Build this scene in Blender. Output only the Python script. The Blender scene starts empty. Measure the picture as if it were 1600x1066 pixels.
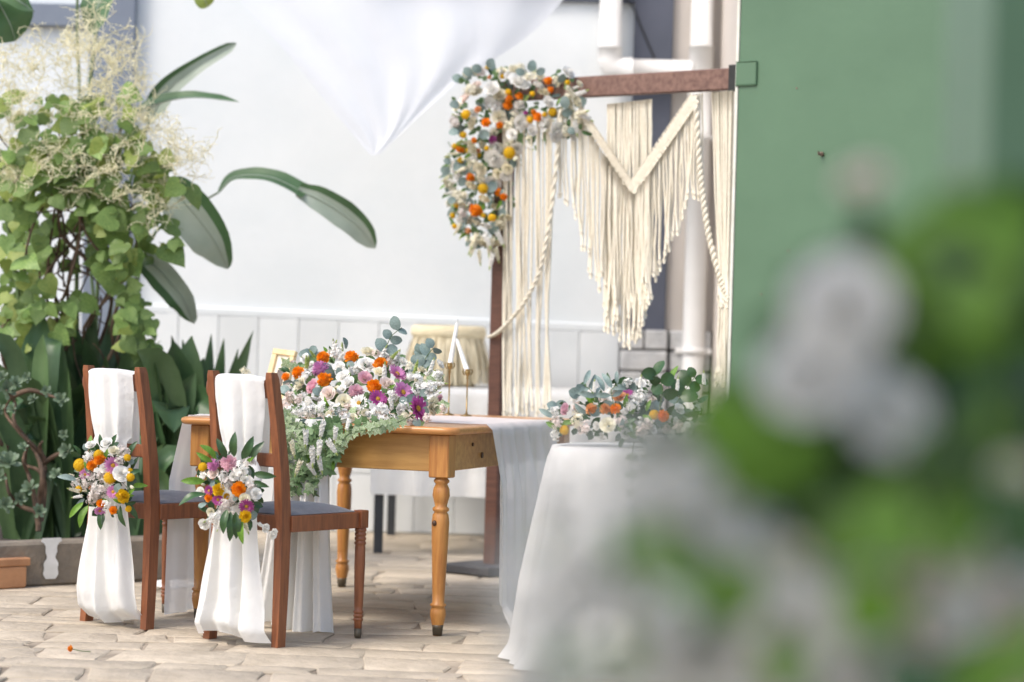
import bpy, math, random
from mathutils import Vector as V, Matrix as M, Quaternion
random.seed(7)
R = random.uniform
sc = bpy.context.scene
col = sc.collection
PI = math.pi

# ------------------------------------------------------------------ camera, sky, sun, exposure
F, ROLL, CAMH = 3778.0, 0.028, 1.10        # focal length in photo pixels (1600 wide), camera roll, eye height
cam = bpy.data.cameras.new('camera')
cam.lens, cam.sensor_width = 85.0, 36.0
cam.clip_start, cam.clip_end = 0.05, 500
cam.dof.use_dof = True
cam.dof.focus_distance, cam.dof.aperture_fstop = 8.9, 1.75
cam.dof.aperture_blades = 0
co = bpy.data.objects.new('camera', cam)
col.objects.link(co)
co.matrix_world = M.Translation((0, 0, CAMH)) @ M.Rotation(PI / 2, 4, 'X') @ M.Rotation(ROLL, 4, 'Z')
sc.camera = co

SUN = V((-0.62, -0.52, 0.98)).normalized()   # towards the sun: high, left, behind the camera
w = bpy.data.worlds.new('World')
sc.world = w
w.use_nodes = True
nt = w.node_tree
sky = nt.nodes.new('ShaderNodeTexSky')
sky.sky_type = 'NISHITA'
sky.sun_disc = False
sky.sun_elevation = math.asin(SUN.z)
sky.sun_rotation = math.atan2(SUN.x, SUN.y)
sky.air_density, sky.dust_density, sky.ozone_density = 1.0, 3.0, 0.6
nt.links.new(sky.outputs[0], nt.nodes['Background'].inputs[0])
nt.nodes['Background'].inputs[1].default_value = 0.15
sl = bpy.data.lights.new('sun', 'SUN')
sl.energy, sl.angle, sl.color = 1.0, math.radians(17), (1.0, 0.95, 0.87)
so = bpy.data.objects.new('sun', sl)
col.objects.link(so)
so.rotation_euler = SUN.to_track_quat('Z', 'Y').to_euler()
so.location = (-4, -3, 8)
vs = sc.view_settings
vs.view_transform, vs.look, vs.gamma, vs.exposure = 'Standard', 'None', 1.0, 0.90
vs.use_curve_mapping = False
sc.render.engine = 'CYCLES'
sc.cycles.use_denoising = True
try:
    sc.cycles.denoiser = 'OPENIMAGEDENOISE'
except Exception:
    pass
sc.cycles.max_bounces = 8
sc.cycles.transparent_max_bounces = 12
sc.cycles.sample_clamp_indirect = 8

# ------------------------------------------------------------------ measuring helpers
def ray(px, py):
    dx, dy = (px - 800) / F, (533 - py) / F
    c, s = math.cos(ROLL), math.sin(ROLL)
    return dx * c - dy * s, dx * s + dy * c
def at(px, py, Y):
    a, b = ray(px, py)
    return V((Y * a, Y, CAMH + Y * b))
def gr(px, py, z=0.0):
    a, b = ray(px, py)
    Y = (z - CAMH) / b
    return V((Y * a, Y, z))
def on_plane(px, py, p0, n):                  # where the sight line through a photo point meets an upright plane
    a, b = ray(px, py)
    d = V((a, 1, b)); o = V((0, 0, CAMH))
    return o + d * ((p0 - o).dot(n) / d.dot(n))
def lerp(a, b, t): return a + (b - a) * t
def piece(tab, t):                            # piecewise linear table [(t, value)...]
    for (a, x), (b, y) in zip(tab, tab[1:]):
        if t <= b: return x + (y - x) * max(0, (t - a)) / (b - a)
    return tab[-1][1]
def spline(P, n):                             # Catmull-Rom through the points
    P = [V(p) for p in P]
    Q = [P[0] * 2 - P[1]] + P + [P[-1] * 2 - P[-2]]
    out = []
    m = len(P) - 1
    for i in range(n + 1):
        s = i / n * m
        k = min(int(s), m - 1); t = s - k
        a, b, c, d = Q[k:k + 4]
        out.append(0.5 * (2 * b + (c - a) * t + (2 * a - 5 * b + 4 * c - d) * t * t + (3 * b - a - 3 * c + d) * t ** 3))
    return out

# ------------------------------------------------------------------ materials
def mat(name, c1, c2=None, rough=0.6, scale=8.0, bump=0.0, bscale=60.0, trans=0.0, alpha=0.0, stretch=None,
        rnd=0.0, metal=0.0, spec=0.5, coord='Object', detail=5.0, ramp=(0.35, 0.65), sheen=0.0, bdist=0.01):
    m = bpy.data.materials.new(name)
    m.use_nodes = True
    n, l = m.node_tree.nodes, m.node_tree.links
    b = n['Principled BSDF']
    b.inputs['Roughness'].default_value = rough
    b.inputs['Metallic'].default_value = metal
    b.inputs['Specular IOR Level'].default_value = spec
    if sheen: b.inputs['Sheen Weight'].default_value = sheen
    c2 = c2 or tuple(x * 0.8 for x in c1)
    tc = n.new('ShaderNodeTexCoord')
    mp = n.new('ShaderNodeMapping')
    if stretch: mp.inputs['Scale'].default_value = stretch
    l.new(tc.outputs[coord], mp.inputs[0])
    oi = n.new('ShaderNodeObjectInfo')
    vm = n.new('ShaderNodeVectorMath'); vm.operation = 'MULTIPLY_ADD'
    cb = n.new('ShaderNodeCombineXYZ')
    for k in range(3): l.new(oi.outputs['Random'], cb.inputs[k])
    l.new(cb.outputs[0], vm.inputs[0]); vm.inputs[1].default_value = (37, 53, 71)
    l.new(mp.outputs[0], vm.inputs[2])
    tx = n.new('ShaderNodeTexNoise')
    tx.inputs['Scale'].default_value = scale
    tx.inputs['Detail'].default_value = detail
    tx.inputs['Roughness'].default_value = 0.6
    l.new(vm.outputs[0], tx.inputs['Vector'])
    rp = n.new('ShaderNodeValToRGB')
    rp.color_ramp.elements[0].position, rp.color_ramp.elements[1].position = ramp
    rp.color_ramp.elements[0].color = (*c1, 1)
    rp.color_ramp.elements[1].color = (*c2, 1)
    l.new(tx.outputs[0], rp.inputs[0])
    c = rp.outputs[0]
    if rnd:
        hs = n.new('ShaderNodeHueSaturation')
        mr = n.new('ShaderNodeMapRange')
        mr.inputs['To Min'].default_value, mr.inputs['To Max'].default_value = 1 - rnd, 1 + rnd
        l.new(oi.outputs['Random'], mr.inputs[0])
        l.new(mr.outputs[0], hs.inputs['Value'])
        l.new(c, hs.inputs['Color'])
        c = hs.outputs[0]
    l.new(c, b.inputs['Base Color'])
    nrm = None
    if bump:
        t2 = n.new('ShaderNodeTexNoise')
        t2.inputs['Scale'].default_value = bscale
        t2.inputs['Detail'].default_value = 4
        l.new(vm.outputs[0], t2.inputs['Vector'])
        bp = n.new('ShaderNodeBump')
        bp.inputs['Strength'].default_value = bump
        bp.inputs['Distance'].default_value = bdist
        l.new(t2.outputs[0], bp.inputs['Height'])
        l.new(bp.outputs[0], b.inputs['Normal'])
    out = n['Material Output']
    sh = b.outputs[0]
    if trans:
        tr = n.new('ShaderNodeBsdfTranslucent')
        l.new(c, tr.inputs[0])
        mx = n.new('ShaderNodeMixShader'); mx.inputs[0].default_value = trans
        l.new(sh, mx.inputs[1]); l.new(tr.outputs[0], mx.inputs[2])
        sh = mx.outputs[0]
    if alpha:
        ta = n.new('ShaderNodeBsdfTransparent')
        mx = n.new('ShaderNodeMixShader'); mx.inputs[0].default_value = alpha
        l.new(sh, mx.inputs[1]); l.new(ta.outputs[0], mx.inputs[2])
        sh = mx.outputs[0]
    l.new(sh, out.inputs[0])
    return m

WALL = mat('white_wall_paint', (.735, .765, .775), (.675, .715, .73), .75, 1.3, .35, 14, bdist=.006)
WALLD = mat('beige_wall_paint', (.60, .55, .50), (.52, .48, .44), .8, 1.5, .25, 20, bdist=.006)
SLATE = mat('slate_blue_paint', (.20, .235, .29), (.17, .20, .255), .6, 2.5, .15, 25, bdist=.004)
NAVY = mat('dark_slate_paint', (.085, .095, .13), (.07, .08, .11), .6, 2.5, .15, 25, bdist=.004)
TILE = mat('white_panel_paint', (.735, .76, .765), (.68, .71, .715), .5, 3, .12, 20, rnd=.04, bdist=.004)
GROUT = mat('grout', (.50, .52, .52), (.62, .64, .64), .9, 10)
BLOCK = mat('grey_painted_block', (.56, .57, .57), (.42, .43, .44), .8, 9, .6, 22, rnd=.08, bdist=.02)
MORTAR = mat('dark_mortar', (.12, .12, .12), (.09, .09, .09), .95, 20)
PIPE = mat('white_plastic_pipe', (.80, .80, .79), (.74, .74, .73), .4, 3)
GREEN = mat('green_gloss_paint', (.094, .178, .104), (.074, .146, .084), .45, 1.7, .3, 9, bdist=.006, ramp=(.25, .75), detail=9)
GREEN2 = mat('green_paint_dark', (.085, .165, .095), (.075, .15, .085), .5, 1.2, .2, 12)
WHITE_EDGE = mat('pale_raw_edge', (.72, .72, .66), (.6, .6, .52), .7, 12)
IRON = mat('black_iron', (.02, .022, .02), (.03, .03, .03), .5, 20, metal=.3)
SCREW = mat('rusty_steel', (.16, .10, .07), (.28, .26, .22), .5, 40, metal=.7)
STONE = mat('sandy_paving_stone', (.51, .435, .335), (.39, .33, .25), .9, 7, .8, 30, rnd=.12, bdist=.014)
SAND = mat('sandy_joint', (.44, .37, .285), (.19, .155, .115), .95, 3.2, .5, 60, ramp=(.46, .64))
KERB = mat('weathered_concrete', (.27, .225, .17), (.18, .155, .125), .9, 7, .6, 50, bdist=.01)
SOIL = mat('dark_soil', (.045, .033, .024), (.025, .018, .014), .95, 14, .8, 40, bdist=.02)
BRICK = mat('orange_clay_brick', (.50, .26, .13), (.40, .20, .10), .85, 9, .4, 40)
PAINTW = mat('dripped_white_paint', (.82, .82, .80), (.7, .7, .67), .6, 12)
CHAIRW = mat('reddish_chair_wood', (.255, .088, .033), (.15, .048, .019), .38, 7, .12, 40, stretch=(9, 9, .9), bdist=.003)
TABLEW = mat('honey_pine', (.53, .295, .092), (.40, .200, .056), .36, 5, .1, 40, stretch=(.9, 9, 9), bdist=.003)
TABLEL = mat('honey_pine_leg', (.50, .235, .062), (.34, .135, .033), .36, 6, .1, 40, stretch=(9, 9, .8), bdist=.003)
TABLET = mat('orange_pine_top', (.56, .26, .085), (.42, .18, .055), .3, 6, .06, 40, stretch=(.9, 9, 9), bdist=.003)
KNOT = mat('dark_wood_knot', (.06, .028, .013), (.09, .04, .017), .5, 30)
FERRULE = mat('dull_brass_ferrule', (.13, .11, .08), (.08, .07, .055), .5, 20, metal=.6)
SEAT = mat('grey_seat_fabric', (.165, .160, .170), (.125, .122, .132), .9, 30, .3, 300, sheen=.3, bdist=.003)
CLOTH = mat('white_cotton_cloth', (.90, .90, .88), (.86, .86, .84), .85, 6, .55, 22, trans=.28, sheen=.2, bdist=.010)
SHEER = mat('sheer_white_voile', (.90, .905, .91), (.86, .87, .88), .8, 5, .08, 400, trans=.35, alpha=.14, bdist=.002)
SAIL = mat('bright_white_sail_cloth', (.88, .90, .95), (.84, .865, .92), .8, 1.5, .3, 5, trans=.4, alpha=.18, bdist=.03)
ARCHW = mat('dark_arch_timber', (.125, .055, .036), (.075, .032, .022), .5, 7, .2, 40, stretch=(1, 1, 9), bdist=.003)
BEAMW = mat('weathered_beam_timber', (.22, .125, .095), (.12, .062, .047), .55, 5, .2, 40, stretch=(9, 9, 9), bdist=.003)
CORD = mat('natural_cotton_cord', (.84, .79, .66), (.76, .70, .57), .9, 40, .4, 260, trans=.12, bdist=.003)
GOLD = mat('antique_gold', (.40, .27, .11), (.28, .18, .07), .35, 20, metal=.85)
FRAMEG = mat('pale_gilt_frame', (.74, .58, .33), (.62, .46, .24), .45, 20, .2, 60, metal=.15)
PHOTO = mat('framed_print', (.32, .22, .16), (.10, .08, .07), .5, 9)
MOUNT = mat('cream_mount', (.82, .76, .62), (.78, .71, .57), .7, 9)
WAX = mat('white_candle_wax', (.92, .91, .88), (.88, .87, .84), .4, 4, trans=.15)
RAFFIA = mat('straw_raffia', (.84, .76, .56), (.56, .47, .30), .85, 34, .4, 120, stretch=(1, 1, .06), rnd=.1, bdist=.006)
RAFTOP = mat('woven_raffia_top', (.80, .71, .50), (.68, .58, .38), .85, 30, .4, 90, stretch=(1, 1, 6), bdist=.006)
BLACKLEG = mat('charcoal_metal_leg', (.025, .028, .033), (.035, .038, .044), .5, 8)
DARKBASE = mat('dark_base_plate', (.05, .05, .055), (.035, .035, .04), .7, 12)
CERAMIC = mat('white_ceramic', (.75, .75, .73), (.70, .70, .68), .3, 4)
# foliage
BOP = mat('paddle_leaf_green', (.095, .185, .075), (.065, .135, .058), .42, 5, .2, 30, trans=.18, stretch=(1, 1, 1), rnd=.12, bdist=.004)
BOPU = mat('paddle_leaf_pale', (.44, .50, .42), (.36, .43, .34), .5, 5, .2, 30, trans=.2, rnd=.1, bdist=.004)
HEART = mat('heart_leaf_green', (.25, .36, .10), (.135, .235, .062), .42, 14, .5, 24, trans=.32, rnd=.35, bdist=.004)
HEARTY = mat('heart_leaf_yellow', (.34, .40, .10), (.24, .33, .07), .5, 9, .2, 40, trans=.35, rnd=.2, bdist=.004)
STRAP = mat('dark_strap_leaf', (.072, .138, .056), (.046, .096, .038), .42, 6, .2, 30, trans=.15, rnd=.35, bdist=.004)
STRAPL = mat('light_strap_leaf', (.110, .185, .075), (.075, .135, .05), .42, 6, .2, 30, trans=.2, rnd=.2, bdist=.004)
JADE = mat('succulent_leaf', (.20, .27, .18), (.14, .20, .125), .45, 9, trans=.08, rnd=.15)
BARK = mat('brown_twig', (.16, .10, .065), (.09, .06, .04), .85, 20, .4, 60)
PLUME = mat('cream_plume', (.93, .89, .70), (.82, .78, .54), .8, 14, trans=.3, rnd=.15)
STEM = mat('green_stem', (.10, .16, .05), (.07, .12, .04), .6, 12)
EUC = mat('eucalyptus_leaf', (.230, .305, .285), (.150, .215, .200), .55, 9, trans=.14, rnd=.22)
DLEAF = mat('dark_glossy_leaf', (.045, .105, .032), (.032, .078, .026), .35, 9, trans=.15, rnd=.3)
LLEAF = mat('fresh_leaf', (.17, .33, .035), (.11, .24, .025), .5, 9, trans=.3, rnd=.2)
IVY = mat('variegated_ivy', (.20, .31, .12), (.52, .58, .42), .5, 14, trans=.25, rnd=.2, ramp=(.45, .6))
IVYG = mat('ivy_green', (.105, .195, .075), (.17, .27, .12), .5, 14, trans=.22, rnd=.25, ramp=(.4, .6))
def petal(name, c, k=.82, tr=.3, rnd=.08): return mat(name, c, tuple(x * k for x in c), .65, 30, .15, 90, trans=tr + .1, rnd=rnd, bdist=.002)
P = {'orange': petal('orange_petal', (.95, .34, .010), .86), 'yellow': petal('yellow_petal', (.86, .58, .015), .86),
     'white': petal('white_petal', (.90, .89, .85), .95, .06), 'cream': petal('cream_petal', (.88, .84, .68), .94, .08),
     'pink': petal('pale_pink_petal', (.82, .52, .60), .9), 'lilac': petal('lilac_petal', (.68, .30, .56), .85),
     'magenta': petal('magenta_petal', (.50, .10, .36), .85), 'blush': petal('blush_petal', (.88, .77, .71), .93, .1),
     'mauve': petal('mauve_statice', (.74, .68, .64), .9, .1), 'lime': petal('lime_bud', (.50, .60, .20), .85),
     'peach': petal('peach_petal', (.86, .46, .22), .85)}
CENTRE = mat('flower_centre', (.55, .32, .03), (.40, .20, .02), .8, 50, .4, 200)

# ------------------------------------------------------------------ mesh builder
class MB:
    def __init__(s): s.v, s.f, s.m, s.sm = [], [], [], []
    def face(s, idx, m=0, smooth=True): s.f.append(idx); s.m.append(m); s.sm.append(smooth)
    def box(s, c, d, rz=0.0, m=0, bev=0.0, mtx=None):
        x, y, z = (k / 2 for k in d)
        T = mtx or (M.Translation(c) @ M.Rotation(rz, 4, 'Z'))
        b = min(bev, x * .9, y * .9, z * .9)
        if b <= 0:
            o = len(s.v)
            s.v += [T @ V((i * x, j * y, k * z)) for k in (-1, 1) for j in (-1, 1) for i in (-1, 1)]
            for q in ((0, 2, 3, 1), (4, 5, 7, 6), (0, 1, 5, 4), (2, 6, 7, 3), (0, 4, 6, 2), (1, 3, 7, 5)):
                s.face([o + k for k in q], m, False)
            return
        ids = {}
        for i in (-1, 1):
            for j in (-1, 1):
                for k in (-1, 1):
                    for ax in range(3):
                        p = [i * (x - b), j * (y - b), k * (z - b)]
                        p[ax] = (i * x, j * y, k * z)[ax]
                        ids[i, j, k, ax] = len(s.v); s.v.append(T @ V(p))
        def q(a): s.face(a, m, False)
        for sg in (-1, 1):
            r = (lambda L: L) if sg > 0 else (lambda L: L[::-1])
            q(r([ids[sg, j, k, 0] for j, k in ((-1, -1), (1, -1), (1, 1), (-1, 1))]))
            q(r([ids[i, sg, k, 1] for i, k in ((1, -1), (-1, -1), (-1, 1), (1, 1))]))
            q(r([ids[i, j, sg, 2] for i, j in ((-1, -1), (1, -1), (1, 1), (-1, 1))]))
        for a in (-1, 1):
            for c2 in (-1, 1):
                L = [ids[-1, a, c2, 1], ids[1, a, c2, 1], ids[1, a, c2, 2], ids[-1, a, c2, 2]]; q(L if -a * c2 > 0 else L[::-1])
                L = [ids[a, -1, c2, 0], ids[a, 1, c2, 0], ids[a, 1, c2, 2], ids[a, -1, c2, 2]]; q(L if a * c2 > 0 else L[::-1])
                L = [ids[a, c2, -1, 0], ids[a, c2, 1, 0], ids[a, c2, 1, 1], ids[a, c2, -1, 1]]; q(L if -a * c2 > 0 else L[::-1])
        for i in (-1, 1):
            for j in (-1, 1):
                for k in (-1, 1):
                    L = [ids[i, j, k, t] for t in range(3)]; q(L if i * j * k > 0 else L[::-1])
    def tube(s, pts, rad, n=8, m=0, cap=True, smooth=True):
        pts = [V(p) for p in pts]
        if not isinstance(rad, (list, tuple)): rad = [rad] * len(pts)
        o = len(s.v); up = V((0.31, 0.17, 0.93))
        for i, p in enumerate(pts):
            t = (pts[min(i + 1, len(pts) - 1)] - pts[max(i - 1, 0)])
            t = t.normalized() if t.length > 1e-9 else V((0, 0, 1))
            if abs(t.dot(up)) > .95: up = V((0.9, 0.2, -.3))
            a = t.cross(up).normalized(); b = t.cross(a); up = a.cross(t)
            for k in range(n):
                g = 2 * PI * k / n
                s.v.append(p + (a * math.cos(g) + b * math.sin(g)) * rad[i])
        for i in range(len(pts) - 1):
            for k in range(n):
                k2 = (k + 1) % n
                s.face([o + i * n + k, o + i * n + k2, o + (i + 1) * n + k2, o + (i + 1) * n + k], m, smooth)
        if cap:
            s.face([o + k for k in range(n)], m, False)
            s.face([o + (len(pts) - 1) * n + k for k in range(n)][::-1], m, False)
    def lathe(s, prof, n=20, m=0, c=(0, 0, 0), cap=True, sq=None):
        o = len(s.v); c = V(c)
        for r, z in prof:
            for k in range(n):
                g = 2 * PI * k / n
                s.v.append(c + V((r * math.cos(g), r * math.sin(g), z)))
        for i in range(len(prof) - 1):
            for k in range(n):
                k2 = (k + 1) % n
                s.face([o + i * n + k, o + i * n + k2, o + (i + 1) * n + k2, o + (i + 1) * n + k], m)
        if cap:
            s.face([o + k for k in range(n)][::-1], m, False)
            s.face([o + (len(prof) - 1) * n + k for k in range(n)], m, False)
    def grid(s, fn, nu, nv, m=0, wrap=False):
        o = len(s.v)
        for j in range(nv + 1):
            for i in range(nu + (0 if wrap else 1)):
                s.v.append(V(fn(i / nu, j / nv)))
        W = nu if wrap else nu + 1
        for j in range(nv):
            for i in range(nu):
                i2 = (i + 1) % W if wrap else i + 1
                s.face([o + j * W + i, o + j * W + i2, o + (j + 1) * W + i2, o + (j + 1) * W + i], m)
    def blade(s, pts, nrm, width, fold=.25, m=0, m2=None, prof=None, segs=10, wave=0.0, edge=None):
        """a leaf along a spline; nrm = which way its face looks; fold lifts the edges from the midrib"""
        C = spline(pts, segs); nrm = V(nrm).normalized(); o = len(s.v)
        prof = prof or [(0, .06), (.12, .55), (.3, .92), (.5, 1), (.75, .78), (.92, .35), (1, .02)]
        ph = R(0, 6)
        for i, p in enumerate(C):
            t = (C[min(i + 1, segs)] - C[max(i - 1, 0)]).normalized()
            sd = t.cross(nrm)
            sd = sd.normalized() if sd.length > 1e-6 else V((1, 0, 0))
            nn = sd.cross(t)
            wv = piece(prof, i / segs) * width / 2
            for q, kx in enumerate((-1, -.5, 0, .5, 1)):
                lift = abs(kx) * fold * wv + wave * width * math.sin(i * 1.7 + ph + q) * abs(kx)
                s.v.append(p + sd * (kx * wv * math.sqrt(max(0, 1 - fold * fold * .5))) + nn * lift)
        for i in range(segs):
            for q in range(4):
                a = o + i * 5 + q
                s.face([a, a + 1, a + 6, a + 5], m2 if (m2 is not None and (q == edge if edge is not None else q >= 2)) else m)
    def icos(s, c, r, m=0, n=8, k=5, sq=1.0):
        s.lathe([(max(1e-4, r * math.sin(PI * i / k)), -r * sq * math.cos(PI * i / k)) for i in range(k + 1)], n, m, c, False)
    def mesh(s, name, mats, off=None):
        me = bpy.data.meshes.new(name)
        vv = [tuple(p - off) for p in s.v] if off is not None else [tuple(p) for p in s.v]
        me.from_pydata(vv, [], s.f)
        for mm in (mats if isinstance(mats, (list, tuple)) else [mats]): me.materials.append(mm)
        me.polygons.foreach_set('material_index', s.m)
        me.polygons.foreach_set('use_smooth', s.sm)
        me.update()
        return me
    def build(s, name, mats, parent=None, world=True):
        """link as ONE mesh object; with world=True the vertices are world coordinates"""
        off = root_loc(parent) if (parent is not None and world) else None
        o = bpy.data.objects.new(name, s.mesh(name, mats, off))
        col.objects.link(o)
        if parent is not None: o.parent = parent
        return o
def root_loc(o):
    p = V((0, 0, 0))
    while o is not None: p = p + o.location; o = o.parent
    return p
def thing(name, label, cat, loc=(0, 0, 0), rz=0.0, group=None):
    o = bpy.data.objects.new(name, None)
    col.objects.link(o)
    o.empty_display_size = .1
    o.location = loc; o.rotation_euler = (0, 0, rz)
    o['label'], o['category'] = label, cat
    if group: o['group'] = group
    return o
def tag(o, label, cat, group=None):
    o['label'], o['category'] = label, cat
    if group: o['group'] = group
    return o
def struct(o): o['kind'] = 'structure'; return o
def stuff(o): o['kind'] = 'stuff'; return o
def inst(name, me, parent, mtx):
    o = bpy.data.objects.new(name, me)
    col.objects.link(o)
    o.parent = parent
    o.matrix_basis = mtx
    return o
def aim(n, twist=0.0):
    return (V((0, 0, 1)).rotation_difference(V(n).normalized()) @ Quaternion((0, 0, 1), twist)).to_matrix().to_4x4()

# ------------------------------------------------------------------ ground
g = MB()
g.grid(lambda u, v: (lerp(-60, 60, u), lerp(-20, 80, v), -.028), 4, 4)
struct(g.build('ground', SAND))
pav = MB()
pav.box((-.6, 10.35, -.0125), (8.2, 7.3, .012))
paving = struct(pav.build('pavement', SAND))
def stone_mesh(mb, q, h):
    """an irregular flagstone: outline q with a worn, chamfered rim"""
    c = sum((V((*p, 0)) for p in q), V()) / len(q)
    n = len(q); o = len(mb.v)
    for k, z in ((1.0, -.012), (1.0, h - .004), (.93, h)):
        for p in q:
            d = V((*p, 0)) - c
            if k < 1: d = d * (1 - .007 / max(d.length, .03))
            mb.v.append(c + d + V((0, 0, z + (R(-.0022, .0022) if z > 0 else 0))))
    for r in range(2):
        for i in range(n):
            j = (i + 1) % n
            mb.face([o + r * n + i, o + r * n + j, o + (r + 1) * n + j, o + (r + 1) * n + i], 0, False)
    mb.v.append(c + V((0, 0, h + R(0, .003))))
    for i in range(n):
        mb.face([o + 2 * n + i, o + 2 * n + (i + 1) % n, len(mb.v) - 1], 0, True)
rows, y = [7.1], 7.1
while y < 13.7:
    y += R(.20, .31); rows.append(y)
wob = [(R(.03, .075), R(1.2, 3.4), R(0, 6)) for _ in rows]
def row_y(i, x):
    a, f_, p_ = wob[i]
    return rows[i] + a * math.sin(f_ * x + p_)
far_stones = MB()
for i in range(len(rows) - 1):
    x = -3.4 + R(0, .2)
    while x < 2.6:
        wd = R(.18, .52)
        x0, x1 = x + .003, x + wd - .003
        if R(0, 1) < .10:                                      # some stones split across
            cuts = [(0, .5), (.5, 1)]
        else: cuts = [(0, 1)]
        sk0, sk1 = R(-.03, .03), R(-.03, .03)
        for a, b in cuts:
            q = []
            for (xx, t, jx) in ((x0, a, -1), (x0 + (x1 - x0) * R(.35, .65), a, 0), (x1, a, 1), (x1, (a + b) / 2, 1), (x1, b, 1),
                                (x0 + (x1 - x0) * R(.35, .65), b, 0), (x0, b, -1)):
                y0, y1 = row_y(i, xx) + .003, row_y(i + 1, xx) - .003
                q.append((xx + R(-.022, .022) - jx * .004 + (lerp(y0, y1, t) - rows[i]) * sk0 * 4, lerp(y0, y1, t * .98 + .01) + R(-.016, .016)))
            h = R(-.0025, .0025)
            inview = (x + wd > -.225 * rows[i] and x < .10 + (rows[i] > 11) * .25) 
            if inview:
                mb = MB(); stone_mesh(mb, q, h)
                mb.build('paving_stone', STONE, paving)
            else:
                stone_mesh(far_stones, q, h)
        x += wd
stuff(far_stones.build('paving_stones_beyond', STONE, paving))

# ------------------------------------------------------------------ back wall
WY = 13.65
wl = thing('courtyard_wall', 'long white rendered wall with slate bands behind the arch and tables', 'wall', (0, WY, 0))
mb = MB(); mb.box((-1.9, WY + .15, 2.5), (8.2, .3, 5.0)); mb.build('wall_face', WALL, wl)
# ledge along the panels, slightly out of level
p0, p1 = at(150, 478, WY), at(968, 513, WY)
dz = (p1.z - p0.z) / (p1.x - p0.x)
mb = MB()
xa, xb = -3.4, p1.x
za, zb = p0.z + dz * (xa - p0.x), p1.z
for sg in range(1):
    o = len(mb.v)
    for (x, z) in ((xa, za), (xb, zb)):
        for (yy, zz) in ((0.0, -.022), (-.026, -.022), (-.026, .012), (0.0, .022)):
            mb.v.append(V((x, WY + yy, z + zz)))
    for k in range(4): mb.face([o + k, o + (k + 1) % 4, o + 4 + (k + 1) % 4, o + 4 + k], 0, False)
    mb.face([o, o + 1, o + 2, o + 3], 0, False); mb.face([o + 7, o + 6, o + 5, o + 4], 0, False)
mb.build('ledge', WALL, wl)
back = MB(); back.box((-1.4, WY - .006, .57), (4.0, .012, 1.14)); back.build('grout_backing', GROUT, wl)
xx = p1.x
pw = .226
while xx > -3.3:
    zt = p0.z + dz * (xx - pw / 2 - p0.x) - .026
    for (z0, z1) in ((.005, .325), (.331, zt)):
        mb = MB(); mb.box((xx - pw / 2, WY - .018 + R(-.0015, .0015), (z0 + z1) / 2), (pw - .003, .018, z1 - z0), bev=.003)
        mb.build('wall_panel', TILE, wl)
    xx -= pw
# slate pilasters and bands
xl0, xl1 = at(152, 30, WY).x, at(217, 30, WY).x
mb = MB(); mb.box(((xl0 + xl1) / 2 - .02, WY - .04, 2.3), (xl1 - xl0 + .02, .08, 4.6), bev=.004); mb.build('pilaster', SLATE, wl)
zl = at(90, 25, WY).z
mb = MB(); mb.box((xl0 - .02 - 1.0, WY - .03, zl), (2.0, .06, .125), bev=.004); mb.build('band', SLATE, wl)
xr0, xr1 = at(986, 200, WY).x, at(1047, 200, WY).x
mb = MB(); mb.box(((xr0 + xr1) / 2, WY - .025, 3.0), (xr1 - xr0, .05, 3.68), bev=.004); mb.build('pilaster', NAVY, wl)
zr = at(905, 0, WY).z + .05
mb = MB(); mb.box((lerp(-.9, xr0, .5), WY - .02, zr), (xr0 + .9, .04, .13), bev=.004); mb.build('band', NAVY, wl)
# recess wall to the right of the dark pilaster, in warmer grey
sw = thing('recess_wall', 'beige grey wall in the recess beside the dark pilaster and drain pipe', 'wall', (1.9, WY - .2, 0))
mb = MB(); mb.box((xr1 + 1.2, WY - .004, 2.5), (2.4, .012, 5.0)); mb.build('wall_face', WALLD, sw)
xc = at(1118, 300, WY).x
mb = MB()
mb.box((xc + .12, WY - .75, 2.5), (.24, 1.48, 5.0)); mb.build('return_wall', WALLD, sw)
# painted stone blocks at the foot of the recess
sb = thing('block_plinth', 'low grey painted block plinth with dark joints under the pilaster', 'wall', (.9, WY, 0))
bx0, bx1, bx2 = at(966, 560, WY).x, at(1041, 560, WY).x, xc
zt = at(1005, 514, WY).z
mb = MB(); mb.box(((bx0 + bx1) / 2, WY - .075, zt / 2), (bx1 - bx0 - .01, .14, zt - .012)); mb.box(((bx1 + bx2) / 2, WY - .04, zt / 2), (bx2 - bx1, .06, zt - .012))
mb.build('mortar', MORTAR, sb)
nr = 10; rh = zt / nr
for r in range(nr):
    z = (r + .5) * rh
    for (a, b, yy, off) in ((bx0, bx1, WY - .085, r % 2), (bx1 + .004, bx2 - .006, WY - .05, (r + 1) % 2)):
        cut = [a, lerp(a, b, .5), b] if off else [a, b] if b - a < .3 else [a, lerp(a, b, .3), b]
        for q0, q1 in zip(cut, cut[1:]):
            mb = MB(); mb.box(((q0 + q1) / 2, yy + R(-.006, .006), z), (q1 - q0 - .011, .15, rh - .012), R(-.015, .015), bev=.008)
            mb.build('block', BLOCK, sb)

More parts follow.
